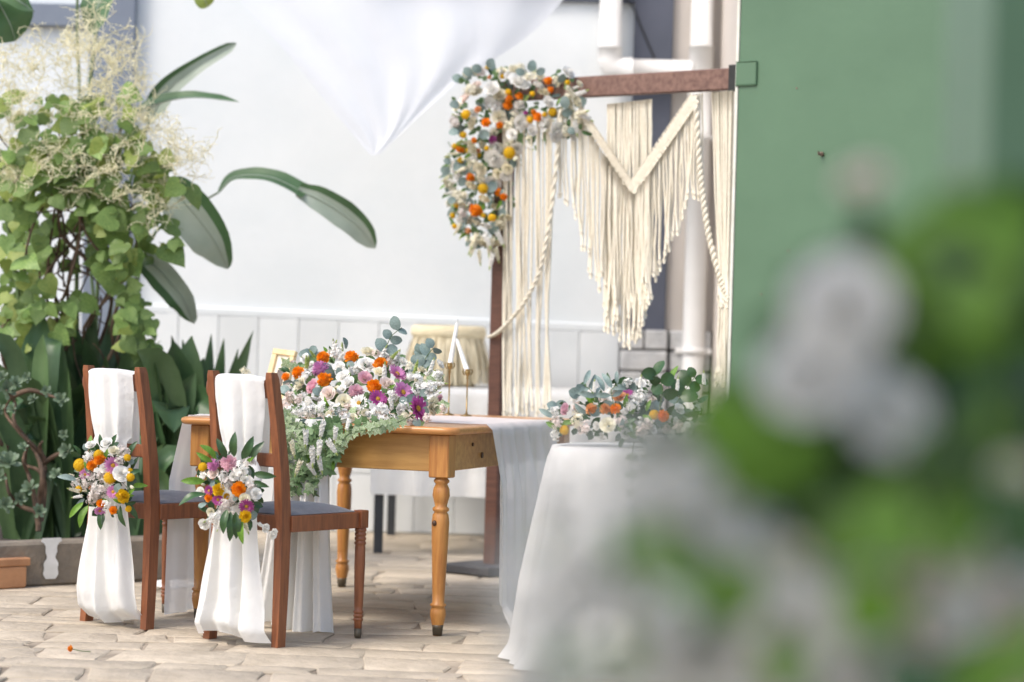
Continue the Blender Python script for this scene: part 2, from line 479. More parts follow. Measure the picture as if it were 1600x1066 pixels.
# drain pipe
dp = thing('drain_pipe', 'white plastic drain pipe with a cross run joining two downpipes', 'pipe', (at(1083, 800, WY - .1).x, WY - .12, 0))
rp = .062
YA = WY - .13
pa = lambda x, yy: at(x, yy, YA)
A0 = pa(952, 108); B0 = pa(1095, 108)
mb = MB(); mb.tube([(A0.x, YA, 4.6), (A0.x, YA, A0.z + .09)], rp, 20); mb.build('downpipe', PIPE, dp)
mb = MB(); mb.tube([(A0.x, YA, A0.z + .12), (A0.x, YA, A0.z + .05), (A0.x + .012, YA, A0.z + .012), (A0.x + .05, YA, A0.z - .002), (A0.x + .13, YA, A0.z - .002)], rp + .006, 20); mb.build('elbow', PIPE, dp)
mb = MB(); mb.tube([(A0.x + .1, YA, A0.z - .002), (B0.x - .05, YA, A0.z - .002)], rp, 20); mb.build('cross_pipe', PIPE, dp)
BX = pa(1083, 560).x
mb = MB(); mb.tube([(B0.x, YA + .004, 4.6), (B0.x, YA + .004, A0.z + .08)], rp, 20); mb.build('downpipe', PIPE, dp)
mb = MB(); mb.tube([(B0.x, YA + .002, A0.z + .14), (B0.x, YA + .002, A0.z - .12), (BX, YA + .002, A0.z - .35)], rp + .006, 20); mb.build('branch_joint', PIPE, dp)
mb = MB(); mb.tube([(BX, YA, A0.z - .32), (BX, YA, 0)], rp, 20); mb.build('downpipe', PIPE, dp)
zc = pa(1083, 549).z
for zz in (zc, pa(1083, 215).z):
    mb = MB(); mb.lathe([(rp + .001, -.018), (rp + .009, -.018), (rp + .009, .018), (rp + .001, .018)], 20, 0, (BX, YA, zz), False)
    mb.box((BX + rp + .02, YA, zz), (.04, .02, .03), bev=.002); mb.box((BX - rp - .02, YA, zz), (.04, .02, .03), bev=.002)
    mb.build('pipe_clip', PIPE, dp)
cb = MB(); cb.tube(spline([at(975, -6, WY - .06), at(990, 14, WY - .06), at(1005, 50, WY - .06), at(1022, 90, WY - .06), at(1030, 112, WY - .06)], 14), .0045, 6)
tag(cb.build('cable', IRON), 'thin black cable slanting down the dark pilaster behind the pipe', 'cable')

# ------------------------------------------------------------------ green wall and near green post
GA, GB = V((at(1148, 300, 10.55).x, 10.55, 0)), V((at(1148, 300, 10.55).x + 1.72, 9.25, 0))
gw = thing('green_wall', 'large green painted board wall on the right, behind the blurred flowers', 'wall', GA)
gd = (GB - GA).normalized(); gn = V((gd.y, -gd.x, 0))          # gn faces the yard (left)
if gn.x > 0: gn = -gn
L = (GB - GA).length
def gbox(a, b, z0, z1, t, off, m, name, bev=.004):
    c = GA + gd * ((a + b) / 2) - gn * (t / 2 - off + .0) + V((0, 0, (z0 + z1) / 2))
    mb = MB(); mb.box(c, (b - a, t, z1 - z0), math.atan2(gd.y, gd.x), bev=bev); return mb.build(name, m, gw)
gbox(.004, L, 0, 3.6, .05, 0, GREEN, 'board')
gbox(-.012, .002, 0, 3.6, .056, .003, WHITE_EDGE, 'edge_strip', .002)
hk = on_plane(1285, 241, GA, gn)
mb = MB(); mb.tube([hk - gn * .01, hk + gn * .012], .010, 10); mb.tube(spline([hk + gn * .012, hk + gn * .03 - V((0, 0, .004)), hk + gn * .034 + V((0, 0, .010))], 6), .004, 6)
mb.build('screw_hook', SCREW, gw)
for (px, py) in ((1245, 138), (1190, 460), (1232, 392)):
    q = on_plane(px, py, GA, gn)
    mb = MB(); mb.tube([q - gn * .004, q + gn * .002], .0045, 8); mb.build('nail_head', SCREW, gw)
gp0, gp1 = at(1506, 300, 2.75), at(1545, 300, 2.62)
gp = thing('green_post', 'blurred green painted post at the right edge of the picture', 'post', (gp0.x + .1, 2.8, 0))
mb = MB()
o = len(mb.v)
outl = [(gp0.x, 2.90), (gp1.x, 2.62), (gp1.x + .22, 2.66), (gp1.x + .22, 2.95)]
for z in (0, 2.9): mb.v += [V((*p, z)) for p in outl]
for k in range(4): mb.face([o + k, o + (k + 1) % 4, o + 4 + (k + 1) % 4, o + 4 + k], 0, False)
mb.face([o + 7, o + 6, o + 5, o + 4][::-1], 0, False); mb.face([o + 3, o + 2, o + 1, o], 0, False)
mb.build('post_shaft', GREEN, gp)
mb = MB(); mb.box((gp1.x + .1, 2.78, 2.92), (.34, .36, .04), bev=.006); mb.build('post_cap', GREEN2, gp)

vr = thing('added_shade_roof', 'unseen roof slab on four green posts, added to shade the nearest blurred flowers', 'roof', (0, -1.2, 0))  # unseen slab and posts added overhead to keep the foreground bouquet in shade
mb = MB(); mb.box((-.7, .45, 2.99), (3.6, 1.7, .09), bev=.01); mb.build('shade_slab', WALLD, vr)
for (x, y) in ((-2.35, 1.15), (-2.35, -.25), (.95, -.25), (.95, 1.15)):
    mb = MB(); mb.box((x, y, 1.47), (.14, .14, 2.94), bev=.006); mb.build('shade_post', GREEN2, vr)

# ------------------------------------------------------------------ wooden arch
PB = V((-.058, 11.45, 0))
BE = V((at(1158, 130, 10.62).x, 10.62, 0))
bd = (BE - PB).normalized(); bn = V((bd.y, -bd.x, 0))
if bn.y > 0: bn = -bn                                             # faces the camera
ba = math.atan2(bd.y, bd.x)
ar = thing('wooden_arch', 'dark timber arch with one square post and a long cross beam', 'arch', PB)
zb0 = at(775, 158, 11.45).z
bl = (BE - PB).length
mb = MB(); mb.box(PB + V((0, 0, zb0 / 2)), (.072, .072, zb0), ba, bev=.004); mb.build('post', ARCHW, ar)
c = PB + bd * (bl / 2 - .03) + V((0, 0, zb0 + .046))
mb = MB(); mb.box(c, (bl + .06, .05, .095), ba, bev=.005); mb.build('beam', BEAMW, ar)
mb = MB(); mb.box(PB + V((-.03, -.02, .024)), (.30, .34, .042), ba, bev=.006); mb.build('base_plate', DARKBASE, ar)
zz = zb0 + .046
mb = MB()
cc = PB + bd * (bl + .008) + V((0, 0, zz))
mb.box(cc + bn * .034 - bd * .012, (.075, .014, .118), ba, bev=.002); mb.box(cc + bd * .028 + bn * .002, (.006, .055, .112), ba, bev=.002)
tag(mb.build('beam_bracket', IRON), 'small black metal bracket holding the beam end to the green board', 'bracket')
# plate of the bracket, painted over with the wall
q0 = on_plane(1150, 100, GA + gn * .006, gn); q1 = on_plane(1181, 130, GA + gn * .006, gn)
mb = MB()
cpl = (q0 + q1) / 2; wpl = (V((q1.x, q1.y, 0)) - V((q0.x, q0.y, 0))).length
mb.box(cpl - gn * .002, (wpl, .008, .10), math.atan2(gd.y, gd.x), bev=.003); mb.build('bracket_plate', GREEN, gw)
for yq in (-.052, .052):
    mb = MB(); mb.box(cpl + V((0, 0, yq)), (wpl, .009, .003), math.atan2(gd.y, gd.x), bev=.001); mb.build('plate_rim', GREEN2, gw)
mb = MB(); mb.box(cpl + gd * (wpl / 2 + .002), (.003, .009, .101), math.atan2(gd.y, gd.x), bev=.001); mb.build('plate_rim', GREEN2, gw)

# ------------------------------------------------------------------ macrame
mr = thing('macrame_hanging', 'cream macrame curtain with long fringes and braided ties on the beam', 'macrame', PB + bd * .6 + V((0, 0, zb0)))
def bp(px, py, off=.045): return on_plane(px, py, PB + bn * off, bn)
def cord(px0, py0, px1, py1, r=.0042, off=.045, sway=.004, name='cord', n=9):
    a, b = bp(px0, py0, off + R(-.012, .012)), bp(px1, py1, off + R(-.014, .014))
    ph, fr = R(0, 6), R(1.5, 4)
    pts = []
    for i in range(n):
        t = i / (n - 1)
        pts.append(a.lerp(b, t) + bd * (math.sin(ph + fr * t * 3) * sway * t) + bn * (math.cos(ph * 1.7 + fr * t * 2.3) * sway * t))
    rad = [r * R(.9, 1.1) for _ in pts]
    mb = MB(); mb.tube(pts, rad, 6)
    d = (pts[-1] - pts[-2]).normalized()
    mb.tube([pts[-1] - d * .004, pts[-1] + d * .006, pts[-1] + d * .022], [r * 1.1, r * 1.75, r * 1.0], 6)   # frayed end
    mb.build(name, CORD, mr)
beam_y = lambda px: lerp(166, 138, (px - 905) / 245)
# left curtain
for k in range(26):
    grp = ((787, 802), (808, 832), (838, 862))[k % 3]
    x = R(*grp)
    bx = 794 + (x - 794) * .92 + 2
    cord(x, beam_y(x) + 4, bx + R(-3, 3), 640 + R(-14, 10), R(.004, .0062), sway=.010)
for k in range(4):
    x = 871 + k * 4.2; cord(x, beam_y(x) + 4, x + 2 + R(-1, 1), 300 + k * 5 + R(-4, 4), .0044, sway=.004)
# the wings under the V band
def band_y(px):                                                    # centre line of the V band
    return piece([(908, 176), (940, 232), (988, 292), (1030, 240), (1082, 160)], px)
def hem_y(px):
    return piece([(893, 322), (915, 395), (938, 470), (950, 508), (975, 524), (990, 536), (1003, 510), (1014, 470), (1024, 425), (1040, 402), (1058, 360), (1078, 305), (1090, 300)], px)
x = 893.0
while x < 1084:
    ytop = band_y(x) + 4 if x > 908 else beam_y(x) + 6
    top_x = x
    ye = hem_y(x) + R(-14, 10)
    cord(top_x, ytop, x + R(-2.5, 2.5) + (2 if x < 940 else 0), ye, R(.0042, .0060), sway=.007)
    x += R(2.0, 2.8) if 945 < x < 1022 else R(2.6, 4.2)
for k in range(46):                                                # second, front layer making the long pointed tail
    x = R(942, 1016)
    cord(x, band_y(x) + 12, x + R(-3, 3), hem_y(x) - R(0, 75), R(.0045, .006), off=.062, sway=.008)
x = 950.0
while x < 1020:                                                    # straight centre panel from beam to band
    cord(x, beam_y(x) + 2, x + R(-1, 1), band_y(x) + 8, .0052, off=.036, sway=.002)
    x += 2.6
# V band: diagonal knotted strips
def band(p, q, wpx, name):
    a, b = bp(*p, .066), bp(*q, .066)
    d = (b - a); n_ = int(d.length / .0095); d.normalize(); sd = d.cross(bn).normalized()
    wd = wpx / F * 11
    mb = MB()
    for i in range(n_):
        t0 = a.lerp(b, (i + .5) / n_)
        mb.tube([t0 - sd * wd * .5 + d * R(-.003, .003), t0 - sd * wd * .2 + bn * R(.002, .004), t0 + sd * wd * .2 + bn * R(.002, .004), t0 + sd * wd * .5 + d * R(-.003, .003)], [.0042, .0050, .0050, .0042], 6)
    mb.build(name, CORD, mr)
band((905, 170), (990, 296), 13, 'knotted_band'); band((1086, 152), (985, 298), 21, 'knotted_band')
# braids
def braid(P_, r=.008, turns=26, name='braid'):
    C = spline(P_, turns * 5)
    for k in range(2):
        pts = []
        for i, p in enumerate(C):
            g_ = i / 5 * PI + k * PI
            pts.append(p + bd * (math.cos(g_) * r * .75) + bn * (math.sin(g_) * r * .75))
        mb = MB(); mb.tube(pts, r * .95, 6); mb.build(name, CORD, mr)
braid([bp(876, 170, .075), bp(869, 260, .075), bp(858, 350, .08), bp(844, 420, .08), bp(822, 468, .085), bp(795, 503, .08), bp(776, 521, .07), bp(764, 527, .05)], .0075, 34)
braid([bp(1087, 150, .06), bp(1092, 240, .06), bp(1098, 305, .06), bp(1108, 370, .06), bp(1124, 432, .06), bp(1139, 470, .05)], .009, 32)
for k in range(5):
    x = 1080 + k * 4.2; cord(x, beam_y(x) + 2, x + 2 + R(-1, 1), 300 + R(-8, 14), .0046, sway=.004)
for k in range(15):                                                # right curtain
    x = 1113 + k * 2.3
    xm = 1124 + (x - 1113) * .42
    a = cord(x, beam_y(x) + 3, xm, 468 + R(-6, 6), R(.0048, .0062), sway=.003)
    cord(xm, 462, 1119 + (x - 1113) * .42 + R(-2, 2), 590 + R(-8, 10), R(.0048, .006), sway=.004)

# ------------------------------------------------------------------ hanging sail cloth
SY = 12.55
sl_ = [(300, -95), (375, 0), (430, 62), (480, 122), (530, 185), (566, 228), (581, 243)]
sr_ = [(960, -95), (880, 0), (830, 52), (780, 88), (712, 134), (650, 186), (594, 241)]
def sail(u, v):
    a = spline([(p[0], p[1], 0) for p in sl_], 40)[int(round(v * 40))]
    b = spline([(p[0], p[1], 0) for p in sr_], 40)[int(round(v * 40))]
    p = a.lerp(b, u)
    wv = (1 - v) ** .7
    dY = .022 * math.sin(u * 5.5 + .8) * wv + .012 * math.sin(u * 13 + v * 4) * wv + .012 * math.sin(u * 29 - v * 7) * wv
    return at(p.x, p.y, SY + dY)
mb = MB(); mb.grid(sail, 48, 40)
sw_ = tag(mb.build('sail_cloth', SAIL), 'white cloth hanging overhead in a pointed triangle before the white wall', 'cloth')

# ------------------------------------------------------------------ rear table, raffia stool
rt = thing('rear_table', 'long table with thin charcoal legs against the white wall', 'table', (-.05, 12.85, 0))
mb = MB(); mb.box((-.06, 12.88, .825), (1.26, 1.24, .035), bev=.004); mb.build('tabletop', BLACKLEG, rt)
for (x, yy) in ((-.652, 12.30), (-.645, 13.47), (.53, 12.30), (.53, 13.47)):
    mb = MB(); mb.box((x, yy, .404), (.046, .046, .808), bev=.003); mb.build('leg', BLACKLEG, rt)
def rear_cloth(u, v):
    x = lerp(-.70, .585, u)
    s = v * 1.80                                   # runs from the back edge over the top and down the front
    fold = .012 * math.sin(u * 23) + .008 * math.sin(u * 51 + 1)
    if s < 1.26: return (x, 13.505 - s, .847 + .002 * math.sin(u * 40 + s * 9))
    d = s - 1.26
    return (x + fold * d, 12.24 - .012 * min(1, d * 20) + fold * min(1, d * 5), .845 - d)
mb = MB(); mb.grid(rear_cloth, 90, 60)
tag(mb.build('rear_tablecloth', CLOTH), 'plain white cloth over the long table by the white wall', 'tablecloth')
RS = V((at(700, 560, 12.95).x, 12.95, .85))
rs = thing('raffia_stool', 'straw stool with a raffia fringe skirt standing on the white rear table', 'stool', RS)
ztop = at(700, 509, 12.95).z - .85
mb = MB(); mb.lathe([(.02, ztop), (.185, ztop), (.20, ztop - .012), (.203, ztop - .045), (.192, ztop - .066), (.12, ztop - .07)], 40, 0, RS); mb.build('stool_top', RAFTOP, rs)
mb = MB(); mb.lathe([(.15, .0), (.165, .12), (.175, ztop - .06)], 30, 0, RS); mb.build('stool_body', RAFFIA, rs)
mb = MB()
for k in range(260):
    g_ = R(0, 2 * PI); r0 = R(.178, .192); r1 = r0 + R(.015, .075)
    g1 = g_ + R(-.06, .06)
    e = R(.0, .03)
    pts = [(r0 * math.cos(g_), r0 * math.sin(g_), ztop - .055), (lerp(r0, r1, .6) * math.cos(g_), lerp(r0, r1, .6) * math.sin(g_), ztop * .5), (r1 * math.cos(g1), r1 * math.sin(g1), e + .004)]
    C = spline([RS + V(p) for p in pts], 4)
    mb.blade(C, V((math.cos(g_), math.sin(g_), .2)), .012, .1, prof=[(0, 1), (.8, 1), (1, .6)], segs=4)
stuff(mb.build('raffia_fringe', RAFFIA, rs))

# ------------------------------------------------------------------ main table
TR = math.radians(-19)
TC = V((-.482, 9.796, 0))
TM = M.Translation(TC) @ M.Rotation(TR, 4, 'Z')
tb = thing('pine_table', 'honey pine table with turned legs carrying the big flower arrangement', 'table', TC, TR)
LA, LB = .49, .70
TOPZ = .775
def tlocal(mb, name, m): return mb.build(name, m, tb, False)
# rounded top
def rrect(hx, hy, r, n=7):
    out = []
    for cx, cy, a0 in ((hx - r, hy - r, 0), (-hx + r, hy - r, PI / 2), (-hx + r, -hy + r, PI), (hx - r, -hy + r, 1.5 * PI)):
        for k in range(n + 1):
            g_ = a0 + PI / 2 * k / n
            out.append((cx + r * math.cos(g_), cy + r * math.sin(g_)))
    return out
mb = MB()
rings = [(-.004, TOPZ - .028), (.002, TOPZ - .024), (.006, TOPZ - .014), (.004, TOPZ - .005), (-.004, TOPZ)]
n_ = len(rrect(1, 1, .1))
for d, z in rings:
    mb.v += [V((x, y, z)) for x, y in rrect(.565 + d, .775 + d, .055)]
for r in range(len(rings) - 1):
    for i in range(n_): mb.face([r * n_ + i, r * n_ + (i + 1) % n_, (r + 1) * n_ + (i + 1) % n_, (r + 1) * n_ + i])
mb.face(list(range((len(rings) - 1) * n_, len(rings) * n_)), 0, False); mb.face(list(range(n_))[::-1], 0, False)
tlocal(mb, 'tabletop', TABLET)
for (cx, cy, dx, dy) in ((0, -LB + .002, LA * 2 - .075, .026), (0, LB - .002, LA * 2 - .075, .026), (-LA + .002, 0, .026, LB * 2 - .075), (LA - .002, 0, .026, LB * 2 - .075)):
    mb = MB(); mb.box((cx, cy, .676), (dx, dy, .138), bev=.003); tlocal(mb, 'apron', TABLEW)
for (x, z) in ((-.41, .70), (-.30, .655)):
    mb = MB(); mb.tube([(LA + .012, x, z), (LA + .0165, x, z)], .011 if z < .68 else .007, 10); tlocal(mb, 'knot', KNOT)
prof = [(.017, 0), (.020, .03), (.026, .058), (.030, .078), (.0285, .096), (.024, .106), (.030, .110), (.030, .116), (.0225, .122), (.0235, .16), (.0275, .26), (.0315, .36), (.033, .42), (.030, .448),
        (.0235, .458), (.031, .464), (.031, .472), (.022, .480), (.026, .495), (.0325, .520), (.030, .545), (.022, .562), (.029, .570), (.029, .577), (.023, .583), (.023, .588)]
for sx in (-1, 1):
    for sy in (-1, 1):
        mb = MB(); mb.lathe(prof, 20, 0, (sx * LA, sy * LB, 0)); mb.box((sx * LA, sy * LB, .666), (.078, .078, .16), bev=.004)
        lg = tlocal(mb, 'leg', TABLEL)
        mb = MB(); mb.lathe([(.0175, .001), (.0205, .031), (.0225, .04)], 16, 0, (sx * LA, sy * LB, 0)); 
        mb.build('foot_cap', FERRULE, lg, False)
        if sx > 0 and sy < 0:
            mb = MB(); mb.icos((LA - .012, -LB - .029, .418), .011, 0, 8, 6); mb.build('knot', KNOT, lg, False)
# cloth runner across the top, hanging at both ends
def tw(x, y, z): return TM @ V((x, y, z))
def runner(u, v):
    y0, y1 = -.42, .34
    top = .572
    yy = lerp(y0, y1, u)
    pl = .020 * math.sin(u * 26 + .5) + .012 * math.sin(u * 57 + 2)
    L_ = lerp(-1.36, 1.46, v)                       # arc length measured from the middle of the table
    a = abs(L_); sg = 1 if L_ > 0 else -1
    if sg < 0:
        k2 = min(1, a / .6); yy -= .27 * k2 * k2 * (3 - 2 * k2)
    if a < top: return tw(L_, yy + .006 * math.sin(L_ * 9), TOPZ + .004 + .003 * math.sin(u * 19 + L_ * 7) ** 2)
    d = a - top
    k = min(1, d / .25)
    fl = max(0, d - .70)
    if sg > 0:
        sq = lerp(1, .93, min(1, d / .5))
        xx = top + .014 + (pl + .016) * k + .05 * d * d + fl * .55
        zz_ = max(.012 + .03 * math.sin(u * 21) ** 2 * (fl > .02), TOPZ - d + fl * .8 + .018 * math.sin(u * 15) * k)
        return tw(xx, lerp(y0 - .02, y1, .5) + (u - .5) * (y1 - y0) * sq + .02 * math.sin(d * 6) - (1 - u) ** 2 * fl * 1.3, zz_)
    xx = -(top + .012 + (pl * .5 + .016) * k + .012 * d)
    yy -= .05 * (1 - u) ** 2 * k
    return tw(xx, yy, max(.010, TOPZ - d * .985))
mb = MB(); mb.grid(runner, 70, 110)
tag(mb.build('table_runner', SHEER), 'sheer white runner lying across the pine table and hanging to the floor at its ends', 'cloth')
# gathered swag of cloth hanging below the flowers at the near side
def swag(u, v):
    x = lerp(-.13, .075, u); d = v * .80
    pl = .022 * math.sin(u * 24) + .012 * math.sin(u * 49 + 1)
    fl = v * v
    return tw(x + (u - .5) * .12 * fl, -.782 - .012 - (pl + .022) * min(1, d / .15) - .05 * fl, TOPZ + .012 - d * (1.0 if u > .6 else .975) + .02 * math.sin(u * 9) * fl)
mb = MB(); mb.grid(swag, 60, 50)
tag(mb.build('cloth_swag', CLOTH), 'white cloth swag hanging from the pine table behind the front chair', 'cloth')
# cloth end lying on the ground between the chairs
pg = gr(268, 917)
def pud(u, v):
    g_ = u * 2 * PI; r = v
    k = .10 + .02 * math.sin(3 * g_) + .012 * math.sin(7 * g_)
    return (pg.x + r * k * math.cos(g_), pg.y + .02 + r * k * 1.2 * math.sin(g_), .006 + .022 * (1 - r ** 2) + .006 * math.sin(g_ * 9) * r * (1 - r))
mb = MB(); mb.grid(pud, 60, 10, wrap=True)
tag(mb.build('fallen_cloth', CLOTH), 'crumpled scrap of white cloth on the paving between the two chairs', 'cloth')

# picture frame on the table
FP = at(424, 592, 9.86); FP.z = TOPZ + .006
fr = thing('picture_frame', 'small gilt picture frame leaning back at the left end of the pine table', 'picture frame', FP)
fm = M.Translation(FP) @ M.Rotation(math.radians(-28), 4, 'Z') @ M.Rotation(math.radians(-14), 4, 'X') @ M.Rotation(math.radians(5), 4, 'Y')
fh, fw = .265, .112
def fbox(c, d, name, m, bev=.003, par=None):
    mb = MB(); mb.box((0, 0, 0), d, 0, bev=bev, mtx=fm @ M.Translation(c)); return mb.build(name, m, par or fr)
fbox((0, 0, .012), (fw, .022, .024), 'frame_rail', FRAMEG); fbox((0, 0, fh - .012), (fw, .022, .024), 'frame_rail', FRAMEG)
fbox((-fw / 2 + .012, 0, fh / 2), (.024, .0215, fh - .048), 'frame_side', FRAMEG); fbox((fw / 2 - .012, 0, fh / 2), (.024, .0215, fh - .048), 'frame_side', FRAMEG)
fbox((0, .004, fh / 2), (fw - .046, .006, fh - .046), 'mount', MOUNT, .001); fbox((.004, -.001, fh / 2 - .02), (fw - .078, .004, fh - .13), 'print', PHOTO, .0005)
mb = MB(); a_ = fm @ V((0, .014, fh * .7)); mb.tube([a_, V((a_.x + .03, a_.y + .09, TOPZ + .006))], .006, 6); mb.build('stand', FRAMEG, fr)

# candlesticks and leaning candles
def stick(px, ytop, Y, lab):
    b = at(px, 640, Y); b.z = TOPZ + .007
    zt_ = at(px, ytop, Y).z
    s = thing('candlestick', lab, 'candlestick', b, 0, 'thin gold candlesticks on the pine table')
    mb = MB(); mb.lathe([(.024, 0), (.024, .003), (.018, .006), (.006, .010), (.003, .02)], 20, 0, b); mb.build('base', GOLD, s)
    mb = MB(); mb.tube([b + V((0, 0, .02)), V((b.x, b.y, zt_ - .02))], .0032, 8); mb.build('stem', GOLD, s)
    mb = MB(); mb.lathe([(.003, -.03), (.006, -.026), (.004, -.018), (.008, -.010), (.0135, .0), (.012, .003), (.0118, .012), (.013, .014), (.0112, .014), (.009, -.004)], 16, 0, V((b.x, b.y, zt_)), False); mb.build('cup', GOLD, s)
    for k in range(4):
        g_ = k * PI / 2 + .4
        d = V((math.cos(g_), math.sin(g_), 0)); q = V((b.x, b.y, zt_))
        mb = MB(); mb.tube(spline([q + d * .012 + V((0, 0, -.012)), q + d * .021 + V((0, 0, .0)), q + d * .018 + V((0, 0, .014))], 5), .0024, 5); mb.build('cup_leaf', GOLD, s)
    return V((b.x, b.y, zt_))
q1 = stick(701, 572, 10.12, 'thin gold candlestick holding the right-leaning candle, next to the flowers')
q2 = stick(729, 582, 10.06, 'thin gold candlestick holding the left-leaning candle, nearest the arch post')
for q, tip, lab in ((q1, at(715, 502, 10.12), 'taller white taper candle leaning right, its tip highest'), (q2, at(713, 528, 10.085), 'white taper candle leaning left against the other candle')):
    c = thing('candle', lab, 'candle', q, 0, 'white candles on the pine table')
    d = (tip - q)
    pts = [q + V((0, 0, .001)), q + d * .3, q + d * .75, q + d * .93, tip]
    mb = MB(); mb.tube(pts, [.0108, .0104, .0085, .0066, .0015], 14); mb.build('wax_taper', WAX, c)
    mb = MB(); mb.tube([tip - d.normalized() * .004, tip + d.normalized() * .008], .0009, 5); mb.build('wick', IRON, c)

# ------------------------------------------------------------------ chairs
def turned(mb, x, y, ztop, dz=0):
    rings = []
    prof = [(.0135, .034), (.0150, .06)]
    for k in range(3): prof += [(.0150, .062 + k * .014), (.0185, .066 + k * .014), (.0185, .071 + k * .014), (.0148, .075 + k * .014)]
    prof += [(.0165, .12), (.0200, .27), (.0195, .335)]
    for k in range(4): prof += [(.0180, .340 + k * .016), (.0215, .344 + k * .016), (.0215, .351 + k * .016), (.0180, .355 + k * .016)]
    prof += [(.0190, ztop)]
    mb.lathe(prof, 16, 0, (x, y, 0))
def chair_parts(t, lean):
    W, D = .166, .415
    for sx in (-1, 1):
        mb = MB(); o = 0
        prev = None
        tbl = [(0, .0, .019), (.20, .012, .021), (.44, .022, .0225), (.62, .008, .0215), (.80, -.016, .020), (.945, -.042, .0185), (.965, -.046, .015)]
        for z, y, h in tbl:
            x = sx * (W + .004 * (z > .5) + lean * z)
            ids = []
            for dx, dy in ((-1, -1), (1, -1), (1, 1), (-1, 1)):
                mb.v.append(V((x + dx * h * .80, y + dy * h * 1.05, z))); ids.append(len(mb.v) - 1)
            if prev:
                for k in range(4): mb.face([prev[k], prev[(k + 1) % 4], ids[(k + 1) % 4], ids[k]], 0, False)
            else: mb.face(ids[::-1], 0, False)
            prev = ids
        mb.face(prev, 0, False)
        mb.build('back_post', CHAIRW, t, False)
        mb = MB(); turned(mb, sx * (W + .012), D, .41); mb.box((sx * (W + .012), D, .435), (.042, .042, .065), bev=.003)
        lg = mb.build('front_leg', CHAIRW, t, False)
        mb = MB(); mb.lathe([(.0115, .001), (.0135, .012), (.0142, .036)], 12, 0, (sx * (W + .012), D, 0)); mb.build('ferrule', FERRULE, lg, False)
        mb = MB(); mb.box((sx * (W + .006), D / 2 + .012, .432), (.024, D - .06, .058), -sx * .028, bev=.003); mb.build('side_rail', CHAIRW, t, False)
    mb = MB(); mb.box((0, D + .002, .432), (W * 2 - .02, .024, .058), bev=.003); mb.build('front_rail', CHAIRW, t, False)
    mb = MB(); mb.box((0, .024, .432), (W * 2 - .04, .024, .058), bev=.003); mb.build('back_rail', CHAIRW, t, False)
    mb = MB(); mb.box((lean * .64, .004, .655), (W * 2 - .03, .022, .048), bev=.005); mb.build('lower_back_slat', CHAIRW, t, False)
    def crest(u, v):
        g_ = v * 2 * PI
        return (lerp(-W + .012, W - .012, u) + lean * .92, -.045 + .014 * math.cos(g_) + .02 * (4 * (u - .5) ** 2) - .02 + .02, .905 + .034 * math.sin(g_) + .012 * math.cos((u - .5) * PI))
    mb = MB(); mb.grid(crest, 10, 12); mb.build('crest_rail', CHAIRW, t, False)
    def cush(u, v):
        x, y = (u - .5) * 2, (v - .5) * 2
        e = max(abs(x), abs(y))
        hgt = .030 * (1 - abs(x) ** 4) * (1 - abs(y) ** 4) ** .7
        return (x * (W + .002), D / 2 + .016 + y * (D / 2 - .030), .4625 + hgt)
    mb = MB(); mb.grid(cush, 18, 18)
    mb.box((0, D / 2 + .016, .455), (W * 2 - .006, D - .066, .014), bev=.003)
    mb.build('seat_cushion', SEAT, t, False)
CH = math.radians(-37)
chairs = []
for i, (loc, lab) in enumerate((((-.925, 8.605, 0), 'reddish wooden chair with grey seat, the nearer one whose whole seat shows'),
                                ((-1.445, 9.014, 0), 'reddish wooden chair at the left, farther one beside the planter'))):
    t = thing('wooden_chair', lab, 'chair', loc, CH + (0 if i == 0 else math.radians(-1.5)), 'wooden chairs facing the pine table')
    chairs.append(t)
    if i == 0: chair_parts(t, -.03)
    else:
        for o in list(chairs[0].children):
            c = o.copy(); col.objects.link(c); c.parent = t
            for s in o.children:
                d = s.copy(); col.objects.link(d); d.parent = c
